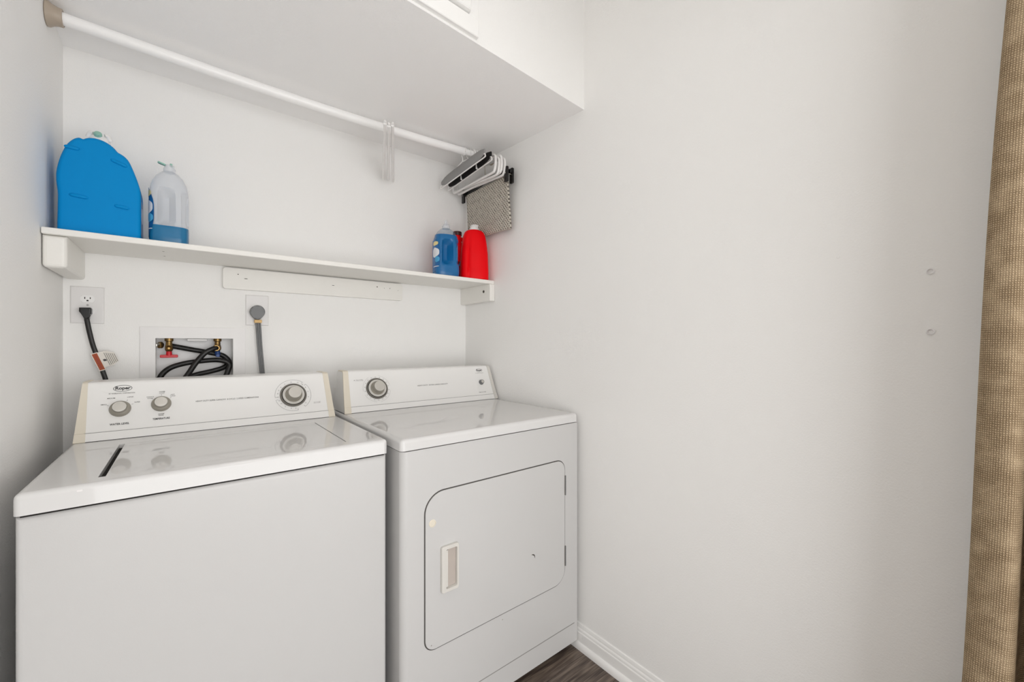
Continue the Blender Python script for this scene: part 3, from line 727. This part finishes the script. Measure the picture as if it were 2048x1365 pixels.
def valve(x, y, hot):
    kind = 'red' if hot else 'blue'
    t = thing('water_valve', 'brass valve with red lever at left in the valve box' if hot else 'brass valve with blue lever at right in the valve box', 'valve', (x, y, 1.15), 'washing machine valves')
    finish('body', lathe(bmesh.new(), [(0, 1.2238), (0.013, 1.2238), (0.013, 1.214), (0.0095, 1.212), (0.0095, 1.2), (0.0115, 1.194), (0.0120, 1.182), (0.009, 1.176), (0.0055, 1.174), (0.0055, 1.168), (0, 1.168)], (x, y, 0), X_, Y_, Z_, 20), 'brass', t, smooth=40)
    finish('port', lathe(bmesh.new(), [(0.0105, 0), (0.0105, 0.016), (0.0090, 0.018), (0.0068, 0.016), (0.005, 0.0145), (0.0035, 0.017), (0, 0.017)], (x, y, 1.187), X_, Z_, NY, 24), 'brass', t, smooth=40)
    lv = 'redp' if hot else 'bluep'
    finish('stem', lathe(bmesh.new(), [(0, 1.178), (0.0075, 1.178), (0.0085, 1.172), (0.0095, 1.160), (0, 1.160)], (x, y, 0), X_, Y_, Z_, 16), lv, t, smooth=40)
    if hot:
        bm = prism(bmesh.new(), rrect(0.052, 0.011, 0.003, 3), (x, y + 0.006, 1.1575), X_, Z_, NY, 0.012, 0.002, 2)
    else:
        bm = prism(bmesh.new(), rrect(0.012, 0.011, 0.003, 3), (x, y + 0.024, 1.1575), X_, Z_, NY, 0.048, 0.002, 2)
    finish('lever', bm, lv, t, smooth=40)
    return t
valve(0.2640, 0.030, True)
valve(0.4110, 0.040, False)
h1 = thing('hot_water_hose', 'black rubber hose running right from the red lever valve', 'hose', (0.34, 0.03, 0.97))
finish('hose', tube(bmesh.new(), spline([(0.2560, 0.040, 1.1990), (0.290, 0.050, 1.191), (0.3400, 0.056, 1.1790), (0.3900, 0.058, 1.1680), (0.4300, 0.060, 1.1560), (0.4490, 0.058, 1.1300), (0.4300, 0.052, 1.1080), (0.3900, 0.046, 1.0950), (0.3400, 0.042, 1.0830), (0.2950, 0.036, 1.062), (0.262, 0.010, 1.028), (0.25, -0.03, 1.000), (0.245, -0.06, 0.93)], 8), 0.0094, 12), 'black', h1, smooth=50)
finish('coupling', lathe(bmesh.new(), [(0, 0), (0.0095, 0), (0.0120, 0.002), (0.0120, 0.012), (0.009, 0.016), (0, 0.016)], (0.2450, 0.028, 1.1990), Vector((0.5, 0.85, 0)).normalized(), Z_, Vector((-0.6, -0.6, 0)).normalized(), 16), 'steel', h1, smooth=30)
h2 = thing('cold_water_hose', 'black rubber hose crossing down from the blue lever valve and looping', 'hose', (0.34, 0.02, 0.97))
finish('hose', tube(bmesh.new(), spline([(0.4070, 0.022, 1.188), (0.3950, 0.012, 1.184), (0.3700, 0.010, 1.168), (0.3420, 0.010, 1.130), (0.3170, 0.010, 1.0850), (0.290, 0.010, 1.045), (0.262, 0.012, 1.02), (0.240, 0.018, 1.030), (0.2375, 0.024, 1.075), (0.2620, 0.026, 1.110), (0.3050, 0.028, 1.1280), (0.3600, 0.030, 1.1370), (0.4150, 0.032, 1.1390), (0.4490, 0.030, 1.1240), (0.4440, 0.026, 1.095), (0.432, 0.020, 1.06), (0.42, 0.0, 1.01), (0.415, -0.04, 0.98), (0.41, -0.06, 0.92)], 8), 0.0094, 12), 'black', h2, smooth=50)
finish('coupling', lathe(bmesh.new(), [(0, 0), (0.0125, 0), (0.0130, 0.002), (0.0130, 0.010), (0.011, 0.012), (0.008, 0.012)], (0.4100, 0.024, 1.187), X_, Z_, Vector((-0.35, -0.93, 0)).normalized(), 20), 'brass', h2, smooth=30)

# ------------------------------------------------------------------ detergent bottles on the shelf
ST = 1.5257
def loft(bm, secs, n=40):
    """secs = (z, cx, cy, half_w, half_d, exponent)"""
    rings = []
    for z, cx, cy, a, b, e in secs:
        ring = []
        for k in range(n):
            t = 2 * math.pi * k / n; c, s_ = math.cos(t), math.sin(t)
            ring.append(bm.verts.new((cx + a * math.copysign(abs(c) ** (2 / e), c), cy + b * math.copysign(abs(s_) ** (2 / e), s_), z)))
        rings.append(ring)
    for r0, r1 in zip(rings, rings[1:]):
        for k in range(n): bm.faces.new((r0[k], r0[(k + 1) % n], r1[(k + 1) % n], r1[k]))
    bm.faces.new(rings[0][::-1]); bm.faces.new(rings[-1])
    return bm

# big blue jug
jg = thing('detergent_jug', 'large opaque blue detergent jug with white and green cap', 'detergent', (0.112, -0.155, ST))
left = [(0.0245, 0.0015), (0.0215, 0.010), (0.0215, 0.03), (0.0225, 0.11), (0.0195, 0.150), (0.0200, 0.180), (0.0270, 0.220), (0.0390, 0.258), (0.0530, 0.280), (0.0650, 0.2885), (0.0735, 0.2870), (0.0795, 0.2910), (0.0880, 0.2952), (0.1000, 0.2970), (0.1150, 0.2950), (0.1300, 0.2880), (0.1410, 0.2785), (0.1485, 0.2690), (0.1545, 0.2660), (0.1650, 0.2590), (0.1745, 0.2460), (0.1850, 0.2180), (0.1950, 0.1850), (0.2005, 0.1550), (0.2010, 0.10), (0.2010, 0.010), (0.1985, 0.0015), (0.190, 0.0), (0.15, 0.0), (0.11, 0.0), (0.07, 0.0), (0.033, 0.0)]
def rounded_slab(outline, x0, y0, y1, z0, r):
    """closed (x,z) outline extruded from y0 (back) to y1 (front) with rounded rims"""
    n = len(outline); bm = bmesh.new(); rings = []
    lo = [min(p[k] for p in outline) for k in (0, 1)]; hi = [max(p[k] for p in outline) for k in (0, 1)]
    c = [(lo[k] + hi[k]) / 2 for k in (0, 1)]; hw = [(hi[k] - lo[k]) / 2 for k in (0, 1)]
    def ring(ins, yy, f=1.0):
        return [bm.verts.new((x0 + c[0] + (p[0] - c[0]) * (1 - ins / hw[0]) * f, yy, z0 + c[1] + (p[1] - c[1]) * (1 - ins / hw[1]) * f)) for p in outline]
    for yy, sgn in ((y0, 1), (y1, -1)):
        ks = list(range(0, 7)); fs = [0.2, 0.45, 0.7, 0.88]
        seq = [('f', f) for f in fs] + [('k', k) for k in ks]
        for t, k in (seq if sgn == 1 else seq[::-1]):
            if t == 'f': rings.append(ring(r, yy, k))
            else:
                a = R(90 * k / 6); rings.append(ring(r * (1 - math.sin(a)), yy - sgn * r * (1 - math.cos(a))))
    for a, b in zip(rings, rings[1:]):
        for k in range(n): bm.faces.new((a[k], a[(k + 1) % n], b[(k + 1) % n], b[k]))
    for rg, yy in ((rings[0], y0), (rings[-1], y1)):
        cv = bm.verts.new((x0 + c[0], yy, z0 + c[1]))
        for k in range(n): bm.faces.new((rg[k], rg[(k + 1) % n], cv))
    return bm
ol = [(q.x, q.y) for q in spline([(x, z, 0) for x, z in left], 4)]
bd = finish('body', rounded_slab(ol, 0, -0.105, -0.217, ST, 0.011), 'jugblue', jg, smooth=40)
for x, z, l, a in ((0.052, 0.2520, 0.032, -2), (0.152, 0.2340, 0.040, -20), (0.066, 0.1130, 0.040, -4), (0.158, 0.1000, 0.034, -6)):
    c_, s_ = math.cos(R(a)), math.sin(R(a))
    p0 = Vector((x - l / 2 * c_, -0.2170, ST + z - l / 2 * s_)); p1 = Vector((x + l / 2 * c_, -0.2170, ST + z + l / 2 * s_))
    pts = [p0 + (p1 - p0) * t for t in (0, 0.06, 0.15, 0.5, 0.85, 0.94, 1)]
    finish('grip_ridge', tube(bmesh.new(), pts, [0.001, 0.0038, 0.0052, 0.0055, 0.0052, 0.0038, 0.001], 10, flat=(Y_, 0.8)), 'jugblue', bd, smooth=60)
lb = finish('label', prism(bmesh.new(), [(-0.035, 0.02), (0.035, 0.02), (0.035, 0.135), (-0.035, 0.135)], (0.2010, -0.161, ST), Y_, Z_, X_, 0.0006), 'labelb', bd)
finish('label_patch', prism(bmesh.new(), rrect(0.035, 0.05, 0.015, 5), (0.2016, -0.168, ST + 0.09), Y_, Z_, X_, 0.0004), 'labelw', lb)
O = Vector((0.1035, -0.160, ST + 0.290))
cap = finish('cap', lathe(bmesh.new(), [(0, 0), (0.0245, 0), (0.0245, 0.018), (0.0225, 0.026), (0.019, 0.030), (0.0, 0.031)], O, X_, Y_, Z_, 32), 'capw', jg, smooth=40)
tn = Vector((0.05, -0.8, 0.6)).normalized(); tu = X_.copy(); tv = tn.cross(tu)
finish('push_button', lathe(bmesh.new(), [(0.0, 0.012), (0.0075, 0.012), (0.0095, 0.009), (0.0095, 0.0), (0.0, 0.0)], O + Vector((-0.002, -0.0165, 0.027)), tu, tv, tn, 24), 'capg', cap, smooth=40)
for sx in (-1, 1):
    finish('cap_wing', tube(bmesh.new(), spline([O + Vector((sx * 0.013, -0.016, 0.032)), O + Vector((sx * 0.019, -0.014, 0.033)), O + Vector((sx * 0.025, -0.010, 0.020))], 5), 0.0058, 10), 'capw', cap, smooth=50)

def soap_bottle(name, label, loc, rot, liquid_h, shell, liquid, cap_open):
    t = thing(name, label, 'detergent', loc, None)
    t['_o'] = (0, 0, 0)
    base = [(0.0, .043, .034, 3), (0.004, .048, .038, 3.4), (0.02, .0505, .040, 3.6), (0.10, .0505, .040, 3.4), (0.165, .0505, .0395, 3.2), (0.190, .0490, .0375, 2.8), (0.212, .0445, .034, 2.5), (0.232, .0355, .028, 2.2), (0.245, .0245, .020, 2), (0.252, .0155, .0155, 2)]
    def dense(k, top=None):
        out = []
        for (z0, a0, b0, e0), (z1, a1, b1, e1) in zip(base, base[1:]):
            m_ = max(1, int((z1 - z0) / 0.008))
            for i in range(m_):
                f_ = i / m_; out.append((z0 + (z1 - z0) * f_, a0 + (a1 - a0) * f_, b0 + (b1 - b0) * f_, e0 + (e1 - e0) * f_))
        out.append(base[-1])
        secs = [(z, 0, 0, a - k, b - k, e) for z, a, b, e in out]
        if top is not None:
            secs = [(max(z, 0.002), *r_) for z, *r_ in secs if z < top]
            z, cx, cy, a, b, e = secs[-1]; secs.append((top, cx, cy, a, b, e))
        return secs
    def dent(bm, k):
        for v in bm.verts:
            c = v.co
            if c.y < -0.005:
                # grip recess left of the handle column on the front
                gx = max(0, 1 - ((c.x + 0.006) / 0.021) ** 4); gz = max(0, 1 - ((c.z - 0.125) / 0.062) ** 4)
                c.y += 0.028 * gx * gz
                gx = max(0, 1 - ((c.x - 0.047) / 0.014) ** 4); gz = max(0, 1 - ((c.z - 0.125) / 0.060) ** 4)
                c.x -= 0.007 * gx * gz; c.y += 0.012 * gx * gz
    bm = loft(bmesh.new(), dense(0), 64); dent(bm, 0)
    body = finish('body', bm, shell, t, smooth=40, origin=Vector((0, 0, 0)))
    bm = loft(bmesh.new(), dense(-0.0003, liquid_h), 64); dent(bm, 0.002)
    finish('liquid', bm, liquid, t, smooth=40, origin=Vector((0, 0, 0)))
    # label wrapped on the -x side
    def patch(y0, y1, z0, z1, off, m_, nm, par, rnd_=0.5):
        bm = bmesh.new(); G = []
        for j in range(13):
            v = j / 12; row = []
            half = (y1 - y0) / 2 * (1 - rnd_ * abs(2 * v - 1) ** 4)
            for i in range(13):
                y = (y0 + y1) / 2 + half * (2 * i / 12 - 1); z = z0 + (z1 - z0) * v
                a = 0.0505; b = 0.0400
                x = -a * max(0.0, 1 - abs(min(.999, abs(y) / b)) ** 3.5) ** (1 / 3.5) - off
                row.append(bm.verts.new((x, y - (off if y < -0.03 else 0), z)))
            G.append(row)
        for j in range(12):
            for i in range(12): bm.faces.new((G[j][i], G[j][i + 1], G[j + 1][i + 1], G[j + 1][i]))
        return finish(nm, bm, m_, par, smooth=60, origin=Vector((0, 0, 0)))
    lbl = patch(-0.0365, 0.034, 0.025, 0.185, 0.0012, 'labelb', 'label', body)
    patch(-0.033, 0.0, 0.155, 0.175, 0.0018, 'labely', 'label_patch', lbl)
    patch(-0.0355, 0.004, 0.095, 0.145, 0.0020, 'labelw', 'label_patch', lbl, 0.9)
    patch(-0.0362, -0.020, 0.070, 0.100, 0.0024, 'labelc', 'label_patch', lbl, 0.9)
    patch(-0.035, 0.0, 0.048, 0.052, 0.0018, 'labelw', 'label_patch', lbl)
    cp_ = finish('cap', lathe(bmesh.new(), [(0, 0.250), (0.0160, 0.250), (0.0160, 0.262), (0.0130, 0.268), (0.0115, 0.274), (0, 0.274)], (0, 0, 0), X_, Y_, Z_, 28), 'milky' if cap_open else 'milky', t, smooth=40, origin=Vector((0, 0, 0)))
    if cap_open:
        finish('flip_lid', prism(bmesh.new(), rrect(0.022, 0.016, 0.005, 4), (-0.0205, 0, 0.2735), Vector((0.95, 0, -0.30)), Y_, Vector((0.30, 0, 0.95)), 0.005, 0.0015, 2), 'capg', cp_, smooth=40, origin=Vector((0, 0, 0)))
        finish('spout', lathe(bmesh.new(), [(0.004, 0.272), (0.0035, 0.281), (0.002, 0.281), (0, 0.276)], (0.004, 0, 0), X_, Y_, Z_, 14), 'capg', cp_, smooth=40, origin=Vector((0, 0, 0)))
    else:
        finish('spout', lathe(bmesh.new(), [(0.0065, 0.273), (0.0055, 0.290), (0.0045, 0.296), (0, 0.296)], (0, 0, 0), X_, Y_, Z_, 18), 'milky', cp_, smooth=40, origin=Vector((0, 0, 0)))
    t.rotation_euler = (0, 0, R(rot))
    return t
soap_bottle('detergent_bottle', 'nearly empty clear detergent bottle beside the large blue jug', (0.2700, -0.170, ST), -3, 0.064, 'milky', 'liquid', True)
soap_bottle('detergent_bottle', 'translucent detergent bottle full of blue liquid beside the red jugs', (1.3080, -0.190, ST), -12, 0.214, 'milkyb', 'liquid2', False).scale = (1.2, 1.2, 0.96)

# red jugs
rj = thing('detergent_jug', 'red detergent jug with white cap at the right shelf end', 'detergent', (1.452, -0.205, ST))
secs = [(0.000, .060, .036, 3.2), (0.004, .0645, .040, 3.2), (0.03, .0650, .041, 3.2), (0.08, .0640, .0405, 3), (0.13, .0620, .040, 3), (0.17, .0585, .038, 3), (0.20, .0550, .036, 2.8), (0.225, .0500, .033, 2.8), (0.240, .0445, .031, 2.6), (0.248, .0370, .028, 2.4), (0.252, .0260, .025, 2.2)]
def dens(secs, step=0.01):
    out = []
    for A, Bq in zip(secs, secs[1:]):
        m_ = max(1, int((Bq[0] - A[0]) / step))
        for i in range(m_): out.append(tuple(A[k] + (Bq[k] - A[k]) * i / m_ for k in range(4)))
    return out + [secs[-1]]
bm = loft(bmesh.new(), [(ST + z, 0, 0, a, b, e) for z, a, b, e in dens(secs)], 56)
for v in bm.verts:                                             # vertical flute down the front
    c = v.co
    if c.y < 0:
        g = max(0, 1 - ((c.x + 0.030) / 0.008) ** 2) * max(0, 1 - ((c.z - ST - 0.10) / 0.12) ** 4); c.y += 0.006 * g
bmesh.ops.scale(bm, verts=bm.verts[:], vec=(1.10, 1.05, 1.0))
bmesh.ops.rotate(bm, verts=bm.verts[:], cent=(0, 0, 0), matrix=Matrix.Rotation(R(-24), 3, 'Z'))
bmesh.ops.translate(bm, verts=bm.verts[:], vec=(1.4560, -0.2160, 0))
finish('body', bm, 'jugred', rj, smooth=45)
O = Vector((1.4560, -0.2160, ST + 0.248))
cpr = finish('cap', lathe(bmesh.new(), [(0, 0), (0.0245, 0), (0.0235, 0.008), (0.0205, 0.020), (0.0190, 0.022), (0, 0.022)], O, X_, Y_, Z_, 28), 'capw', rj, smooth=40)
finish('spout', prism(bmesh.new(), [(-0.016, 0), (0.017, 0), (0.021, 0.011), (0.015, 0.015), (-0.012, 0.013), (-0.019, 0.006)], O + Vector((0, 0.013, 0.021)), X_, Z_, NY, 0.022, 0.003, 2), 'capw', cpr, smooth=40)

rk = thing('detergent_jug', 'red detergent jug with dark cap and handle behind the white-capped jug', 'detergent', (1.4450, -0.085, ST))
secs = [(0.000, .048, .040, 3), (0.004, .053, .044, 3), (0.05, .0540, .045, 3), (0.11, .0530, .045, 3), (0.145, .0500, .043, 2.8), (0.165, .0440, .040, 2.5), (0.180, .0340, .034, 2.3), (0.188, .0200, .024, 2)]
bm = loft(bmesh.new(), [(ST + z, 1.4560, -0.0850, a, b, e) for z, a, b, e in dens(secs)], 48)
bk = finish('body', bm, 'jugred', rk, smooth=45)
nk = [Vector((1.4400, -0.100, ST + 0.165)), Vector((1.4340, -0.100, ST + 0.195)), Vector((1.4290, -0.100, ST + 0.228)), Vector((1.4270, -0.100, ST + 0.252))]
finish('neck', tube(bmesh.new(), spline(nk, 6), [0.026 - 0.008 * min(1, i / 9) for i in range(19)], 20), 'jugred', bk, smooth=50)
finish('cap', lathe(bmesh.new(), [(0, 0), (0.0225, 0), (0.0232, 0.003), (0.0228, 0.018), (0.021, 0.020), (0, 0.020)], (1.4270, -0.100, ST + 0.246), X_, Y_, Z_, 28), 'capd', rk, smooth=40)
hp = spline([(1.4320, -0.098, ST + 0.215), (1.4440, -0.100, ST + 0.230), (1.4590, -0.102, ST + 0.228), (1.4710, -0.102, ST + 0.205), (1.4750, -0.098, ST + 0.168), (1.4700, -0.092, ST + 0.140)], 8)
finish('handle', tube(bmesh.new(), hp, 0.0105, 14), 'jugred', bk, smooth=50)
lb = finish('label', prism(bmesh.new(), [(-0.024, 0.02), (0.020, 0.02), (0.020, 0.105), (-0.024, 0.105)], (1.4340, -0.1300, ST), X_, Z_, NY, 0.0012), 'labelr', bk)
finish('label_patch', prism(bmesh.new(), [(-0.020, 0.082), (0.017, 0.082), (0.010, 0.104), (0.0, 0.112), (-0.010, 0.108)], (1.4340, -0.1312, ST), X_, Z_, NY, 0.0008), 'labelc', lb)
finish('label_patch', prism(bmesh.new(), [(0.004, 0.082), (0.017, 0.082), (0.010, 0.104)], (1.4340, -0.1320, ST), X_, Z_, NY, 0.0006), 'labelw', lb)

# ------------------------------------------------------------------ hangers on the rod
def hanger_mesh(half, drop, r, hookr=0.021, boxy=False):
    """plastic tubular hanger in its own y-z plane; origin where the hook rests on the rod"""
    bm = bmesh.new()
    hook = [(0, hookr * math.cos(R(a)), hookr * math.sin(R(a)) - 0.0015) for a in range(200, -61, -20)]
    hook += [(0, 0.004, -0.030), (0, 0, -0.040), (0, 0, -0.052)]
    tube(bm, spline(hook, 3), r * 0.8, 8)
    top, bot = -0.052, -drop
    loop = [(0, 0.0, top), (0, -half * 0.45, top - (drop - 0.066) * 0.42), (0, -half * 0.90, top - (drop - 0.066) * 0.86), (0, -half * 0.985, bot + 0.016), (0, -half, bot + 0.007), (0, -half * 0.975, bot), (0, -half * 0.5, bot), (0, 0, bot)]
    if boxy:
        loop = [(0, 0.0, top), (0, -half * 0.45, top - 0.004), (0, -half * 0.86, top - 0.010), (0, -half * 0.97, top - 0.018), (0, -half, top - 0.038), (0, -half, bot + 0.030), (0, -half * 0.97, bot + 0.008), (0, -half * 0.88, bot), (0, -half * 0.45, bot), (0, 0, bot)]
    loop += [(0, -y, z) for _, y, z in loop[-2:0:-1]]
    P = loop + [loop[0]]
    sp = spline(P, 4)[:-1]
    tube(bm, sp, r, 8, closed=True)
    return bm
def place_hanger(o, x, yaw=0, tilt=0, roll=0):
    o.location = (x, ry(x), rodz(x) + (0.0175 if x < 1.36 else 0.0145) + 0.0045 - 0.021)
    o.rotation_euler = (R(tilt), R(roll), R(yaw))
h0 = finish('clothes_hanger', hanger_mesh(0.205, 0.125, 0.0058), 'hangw', smooth=60, origin=Vector((0, 0, 0)))
spots = [(0.981, -20.5, -7, 1), (0.998, -21.5, -6, 0), (1.015, -22.5, -7.5, -1)]
L3 = ['leftmost of three white plastic hangers midway along the rod', 'middle one of three white plastic hangers midway along the rod', 'rightmost of three white plastic hangers midway along the rod']
for i, (x, yw, tl, rl) in enumerate(spots):
    o = h0 if i == 0 else h0.copy()
    if i: COL.objects.link(o)
    place_hanger(o, x, yw, tl, rl); tag(o, L3[i], 'hanger', 'white hangers midway along the rod')
hb = finish('clothes_hanger', hanger_mesh(0.200, 0.142, 0.0062, boxy=True), 'hangw', smooth=60, origin=Vector((0, 0, 0)))
ORD = ('first', 'second', 'third', 'fourth')
for i, x in enumerate((1.426, 1.440, 1.454, 1.468)):
    o = hb if i == 0 else hb.copy()
    if i: COL.objects.link(o)
    place_hanger(o, x, (-2, 1, -1, 2)[i], (2, 4, 1, 3)[i], (0, 1, -1, 1)[i])
    tag(o, ORD[i] + ' white plastic hanger right of the black padded hanger', 'hanger', 'white hangers bunched by the right wall')

def pad_hanger(label, x, m, strap):
    t = thing('padded_hanger', label, 'hanger', (x, ry(x), rodz(x) - 0.002)); t['_o'] = (0, 0, 0)
    fr = finish('frame', hanger_mesh(0.205, 0.118, 0.003), 'hangw', t, smooth=60, origin=Vector((0, 0, 0)))
    pts = [(0, -0.20 + 0.40 * k / 12, -0.088) for k in range(13)]
    bm = tube(bmesh.new(), pts, [0.013, 0.022, 0.025] + [0.026] * 7 + [0.025, 0.022, 0.013], 14, flat=(X_, 0.32))
    pd = finish('pad', bm, m, t, smooth=50, origin=Vector((0, 0, 0)))
    if strap:
        for y in (-0.085, 0.06):
            finish('strap', B(-0.0092, 0.0092, y - 0.0045, y + 0.0045, -0.1145, -0.0615, 0.003, 2), 'hangw', pd, origin=Vector((0, 0, 0)))
    return t
g1 = pad_hanger('hanger with grey padded bar nearest the middle of the rod', 1.372, 'padg', False); g1.rotation_euler = (R(-3), R(9), R(-1))
g2 = pad_hanger('hanger with black padded bar and white straps on the rod', 1.402, 'padb', True); g2.rotation_euler = (R(-2), R(3), R(-2))

# clip hanger with the folded knit
KX = 1.494; RY = -0.262
ch = thing('clip_hanger', 'black clip hanger holding the knit beside the right wall', 'hanger', (KX, RY, 1.985))
hook = [(KX, ry(KX) + 0.021 * math.cos(R(a)), rodz(KX) - 0.002 + 0.021 * math.sin(R(a))) for a in range(200, -61, -20)] + [(KX, ry(KX), rodz(KX) - 0.04), (KX, RY, 2.035)]
finish('hook', tube(bmesh.new(), spline(hook, 3), 0.0022, 8), 'steel', ch, smooth=60)
bm = tube(bmesh.new(), [(KX, RY - 0.205 + 0.41 * k / 10, 2.028 - 0.018 * abs(k - 5) / 5) for k in range(11)], [0.010] + [0.016] * 9 + [0.010], 12, flat=(X_, 0.45))
finish('bar', bm, 'blackp', ch, smooth=50)
for y in (RY - 0.190, RY + 0.185):
    c_ = finish('clip', prism(bmesh.new(), rrect(0.024, 0.072, 0.005, 3), (KX - 0.020, y, 1.9950), Y_, Z_, X_, 0.010, 0.002, 2), 'blackp', ch, smooth=40)
    finish('clip', prism(bmesh.new(), rrect(0.024, 0.072, 0.005, 3), (KX + 0.012, y, 1.9950), Y_, Z_, X_, 0.010, 0.002, 2), 'blackp', ch, smooth=40)
    finish('spring', tube(bmesh.new(), [(KX - 0.021, y, 2.000), (KX + 0.024, y, 2.000)], 0.0035, 8), 'steel', c_, smooth=50)

bm = bmesh.new(); uvl = bm.loops.layers.uv.new('UVMap'); G = []
NU, NV = 40, 36
for j in range(NV + 1):
    row = []
    for i in range(NU + 1):
        u, v = i / NU, j / NV
        y = -0.444 + 0.352 * u; z = 2.000 - 0.018 * v * 0 - (0.252 - 0.012 * u) * v
        x = KX - 0.002 + 0.004 * math.sin(u * 9 + v * 2) * v + 0.017 * v
        row.append((bm.verts.new((x, y, z)), (u * 1.0, v * 0.8)))
    G.append(row)
for j in range(NV):
    for i in range(NU):
        q = (G[j][i], G[j][i + 1], G[j + 1][i + 1], G[j + 1][i])
        f = bm.faces.new([t[0] for t in q])
        for lp, t in zip(f.loops, q): lp[uvl].uv = t[1]
kn = finish('knit_cloth', bm, 'knit', smooth=80)
sm = kn.modifiers.new('thickness', 'SOLIDIFY'); sm.thickness = 0.010; sm.offset = 0
tag(kn, 'folded grey beige knit cloth hanging from black clips', 'cloth')

# ------------------------------------------------------------------ curtain gathered beside the right wall
bm = bmesh.new(); uvl = bm.loops.layers.uv.new('UVMap'); G = []
base = [(1.48, -1.903), (1.40, -1.910), (1.32, -1.900), (1.24, -1.904), (1.18, -1.899), (1.150, -1.904), (1.136, -1.922), (1.146, -1.934), (1.180, -1.939), (1.24, -1.940), (1.30, -1.943), (1.325, -1.953), (1.30, -1.966), (1.20, -1.970), (1.150, -1.976), (1.125, -1.995), (1.140, -2.018), (1.20, -2.024), (1.30, -2.020), (1.40, -2.026), (1.48, -2.020)]
base = [(1.32 + (x - 1.136) * 0.5, -1.9533 + (y + 1.9533) * 1.22) for x, y in base]
NZ = 40; Z0, Z1 = 0.02, 2.36
for j in range(NZ + 1):
    z = Z0 + (Z1 - Z0) * j / NZ; row = []
    k = (z - 0.6) / 1.21                                       # 0 at the frame's bottom, 1 at its top
    sh_y = -0.058 * k - 0.007 * math.sin(z * 3.1)
    amp = 1.08 - 0.12 * k
    pts = [Vector((x + 0.004 * math.sin(z * 4 + i), -1.945 + (y + 1.945) * amp + sh_y, z)) for i, (x, y) in enumerate(base)]
    sp = spline(pts, 5); acc = 0
    for i, p_ in enumerate(sp):
        if i: acc += (sp[i] - sp[i - 1]).length
        row.append((bm.verts.new(p_), (acc * 2.2, z * 2.2)))
    G.append(row)
for j in range(NZ):
    for i in range(len(G[0]) - 1):
        q = (G[j][i], G[j][i + 1], G[j + 1][i + 1], G[j + 1][i])
        f = bm.faces.new([t[0] for t in q])
        for lp, t in zip(f.loops, q): lp[uvl].uv = t[1]
cu = finish('curtain', bm, 'burlap', smooth=80)
sm = cu.modifiers.new('thickness', 'SOLIDIFY'); sm.thickness = 0.002; sm.offset = 0
tag(cu, 'tan burlap curtain gathered at the right edge of the closet opening', 'curtain')
cr_ = thing('curtain_rod', 'brown curtain rod across the closet opening above the curtain', 'curtain rod', (0.77, -2.03, 2.37))
finish('tube', tube(bmesh.new(), [(0.004, -2.03, 2.385), (W - 0.004, -2.03, 2.385)], 0.012, 16), 'flange', cr_, smooth=50)
for x, d in ((0.001, X_), (W - 0.001, -X_)):
    finish('end_cup', lathe(bmesh.new(), [(0, 0), (0.024, 0), (0.022, 0.008), (0.015, 0.012), (0.012, 0.012)], (x, -2.03, 2.385), Y_, Z_, d, 24), 'flange', cr_, smooth=40)

# ------------------------------------------------------------------ screw plugs left in the right wall
for z, lab in ((1.3566, 'upper white screw plug in the right wall near the curtain'), (1.2287, 'lower white screw plug in the right wall near the curtain')):
    bm = lathe(bmesh.new(), [(0.0068, 0), (0.0070, 0.0016), (0.0054, 0.0030), (0.0040, 0.0022), (0.0032, 0.0005), (0, 0.0003)], (W - 0.0002, -1.8326, z), Y_, Z_, -X_, 24)
    tag(finish('screw_plug', bm, 'plate', smooth=40), lab, 'screw plug', 'screw plugs in the right wall')
bm = lathe(bmesh.new(), [(0.0040, 0), (0.0034, 0.0008), (0.0020, 0.0010), (0, 0.0004)], (W - 0.0002, -1.676, 1.4134), Y_, Z_, -X_, 18)
tag(finish('wall_patch', bm, 'wall', smooth=40), 'tiny filled nail hole in the bare right wall', 'patch')

# ------------------------------------------------------------------ fill lamps added over the closet and hall, out of the frame
def lamp_glass(name, strength):
    gm = bpy.data.materials.new(name); gm.use_nodes = True
    b = gm.node_tree.nodes['Principled BSDF']; b.inputs['Base Color'].default_value = (1, 1, 1, 1)
    b.inputs['Emission Color'].default_value = (1, 0.99, 0.97, 1); b.inputs['Emission Strength'].default_value = strength
    return gm
def fill_lamp(label, x, y, r, strength):
    lp = thing('fill_lamp', label, 'lamp', (x, y, CEIL - 0.09))
    finish('rim', lathe(bmesh.new(), [(0.0, 0), (r + 0.013, 0), (r + 0.018, -0.02), (r + 0.013, -0.035), (r - 0.002, -0.035)], (x, y, CEIL - 0.0005), X_, Y_, Z_, 40), 'lamp_metal', lp, smooth=40)
    finish('diffuser', lathe(bmesh.new(), [(r, -0.03), (r * 0.93, -0.055), (r * 0.66, -0.078), (r * 0.33, -0.088), (0, -0.09)], (x, y, CEIL), X_, Y_, Z_, 40), lamp_glass('lamp_glass', strength), lp, smooth=60)
fill_lamp('added fill lamp on the ceiling above the closet floor', 0.62, -1.62, 0.152, P_LAMP)
fill_lamp('added fill lamp on the ceiling of the hall', 0.75, -2.80, 0.25, P_HALL)

for o in bpy.data.objects:
    if o.name.startswith('tick_marks'): o['kind'] = 'stuff'
    if '_o' in o: del o['_o']
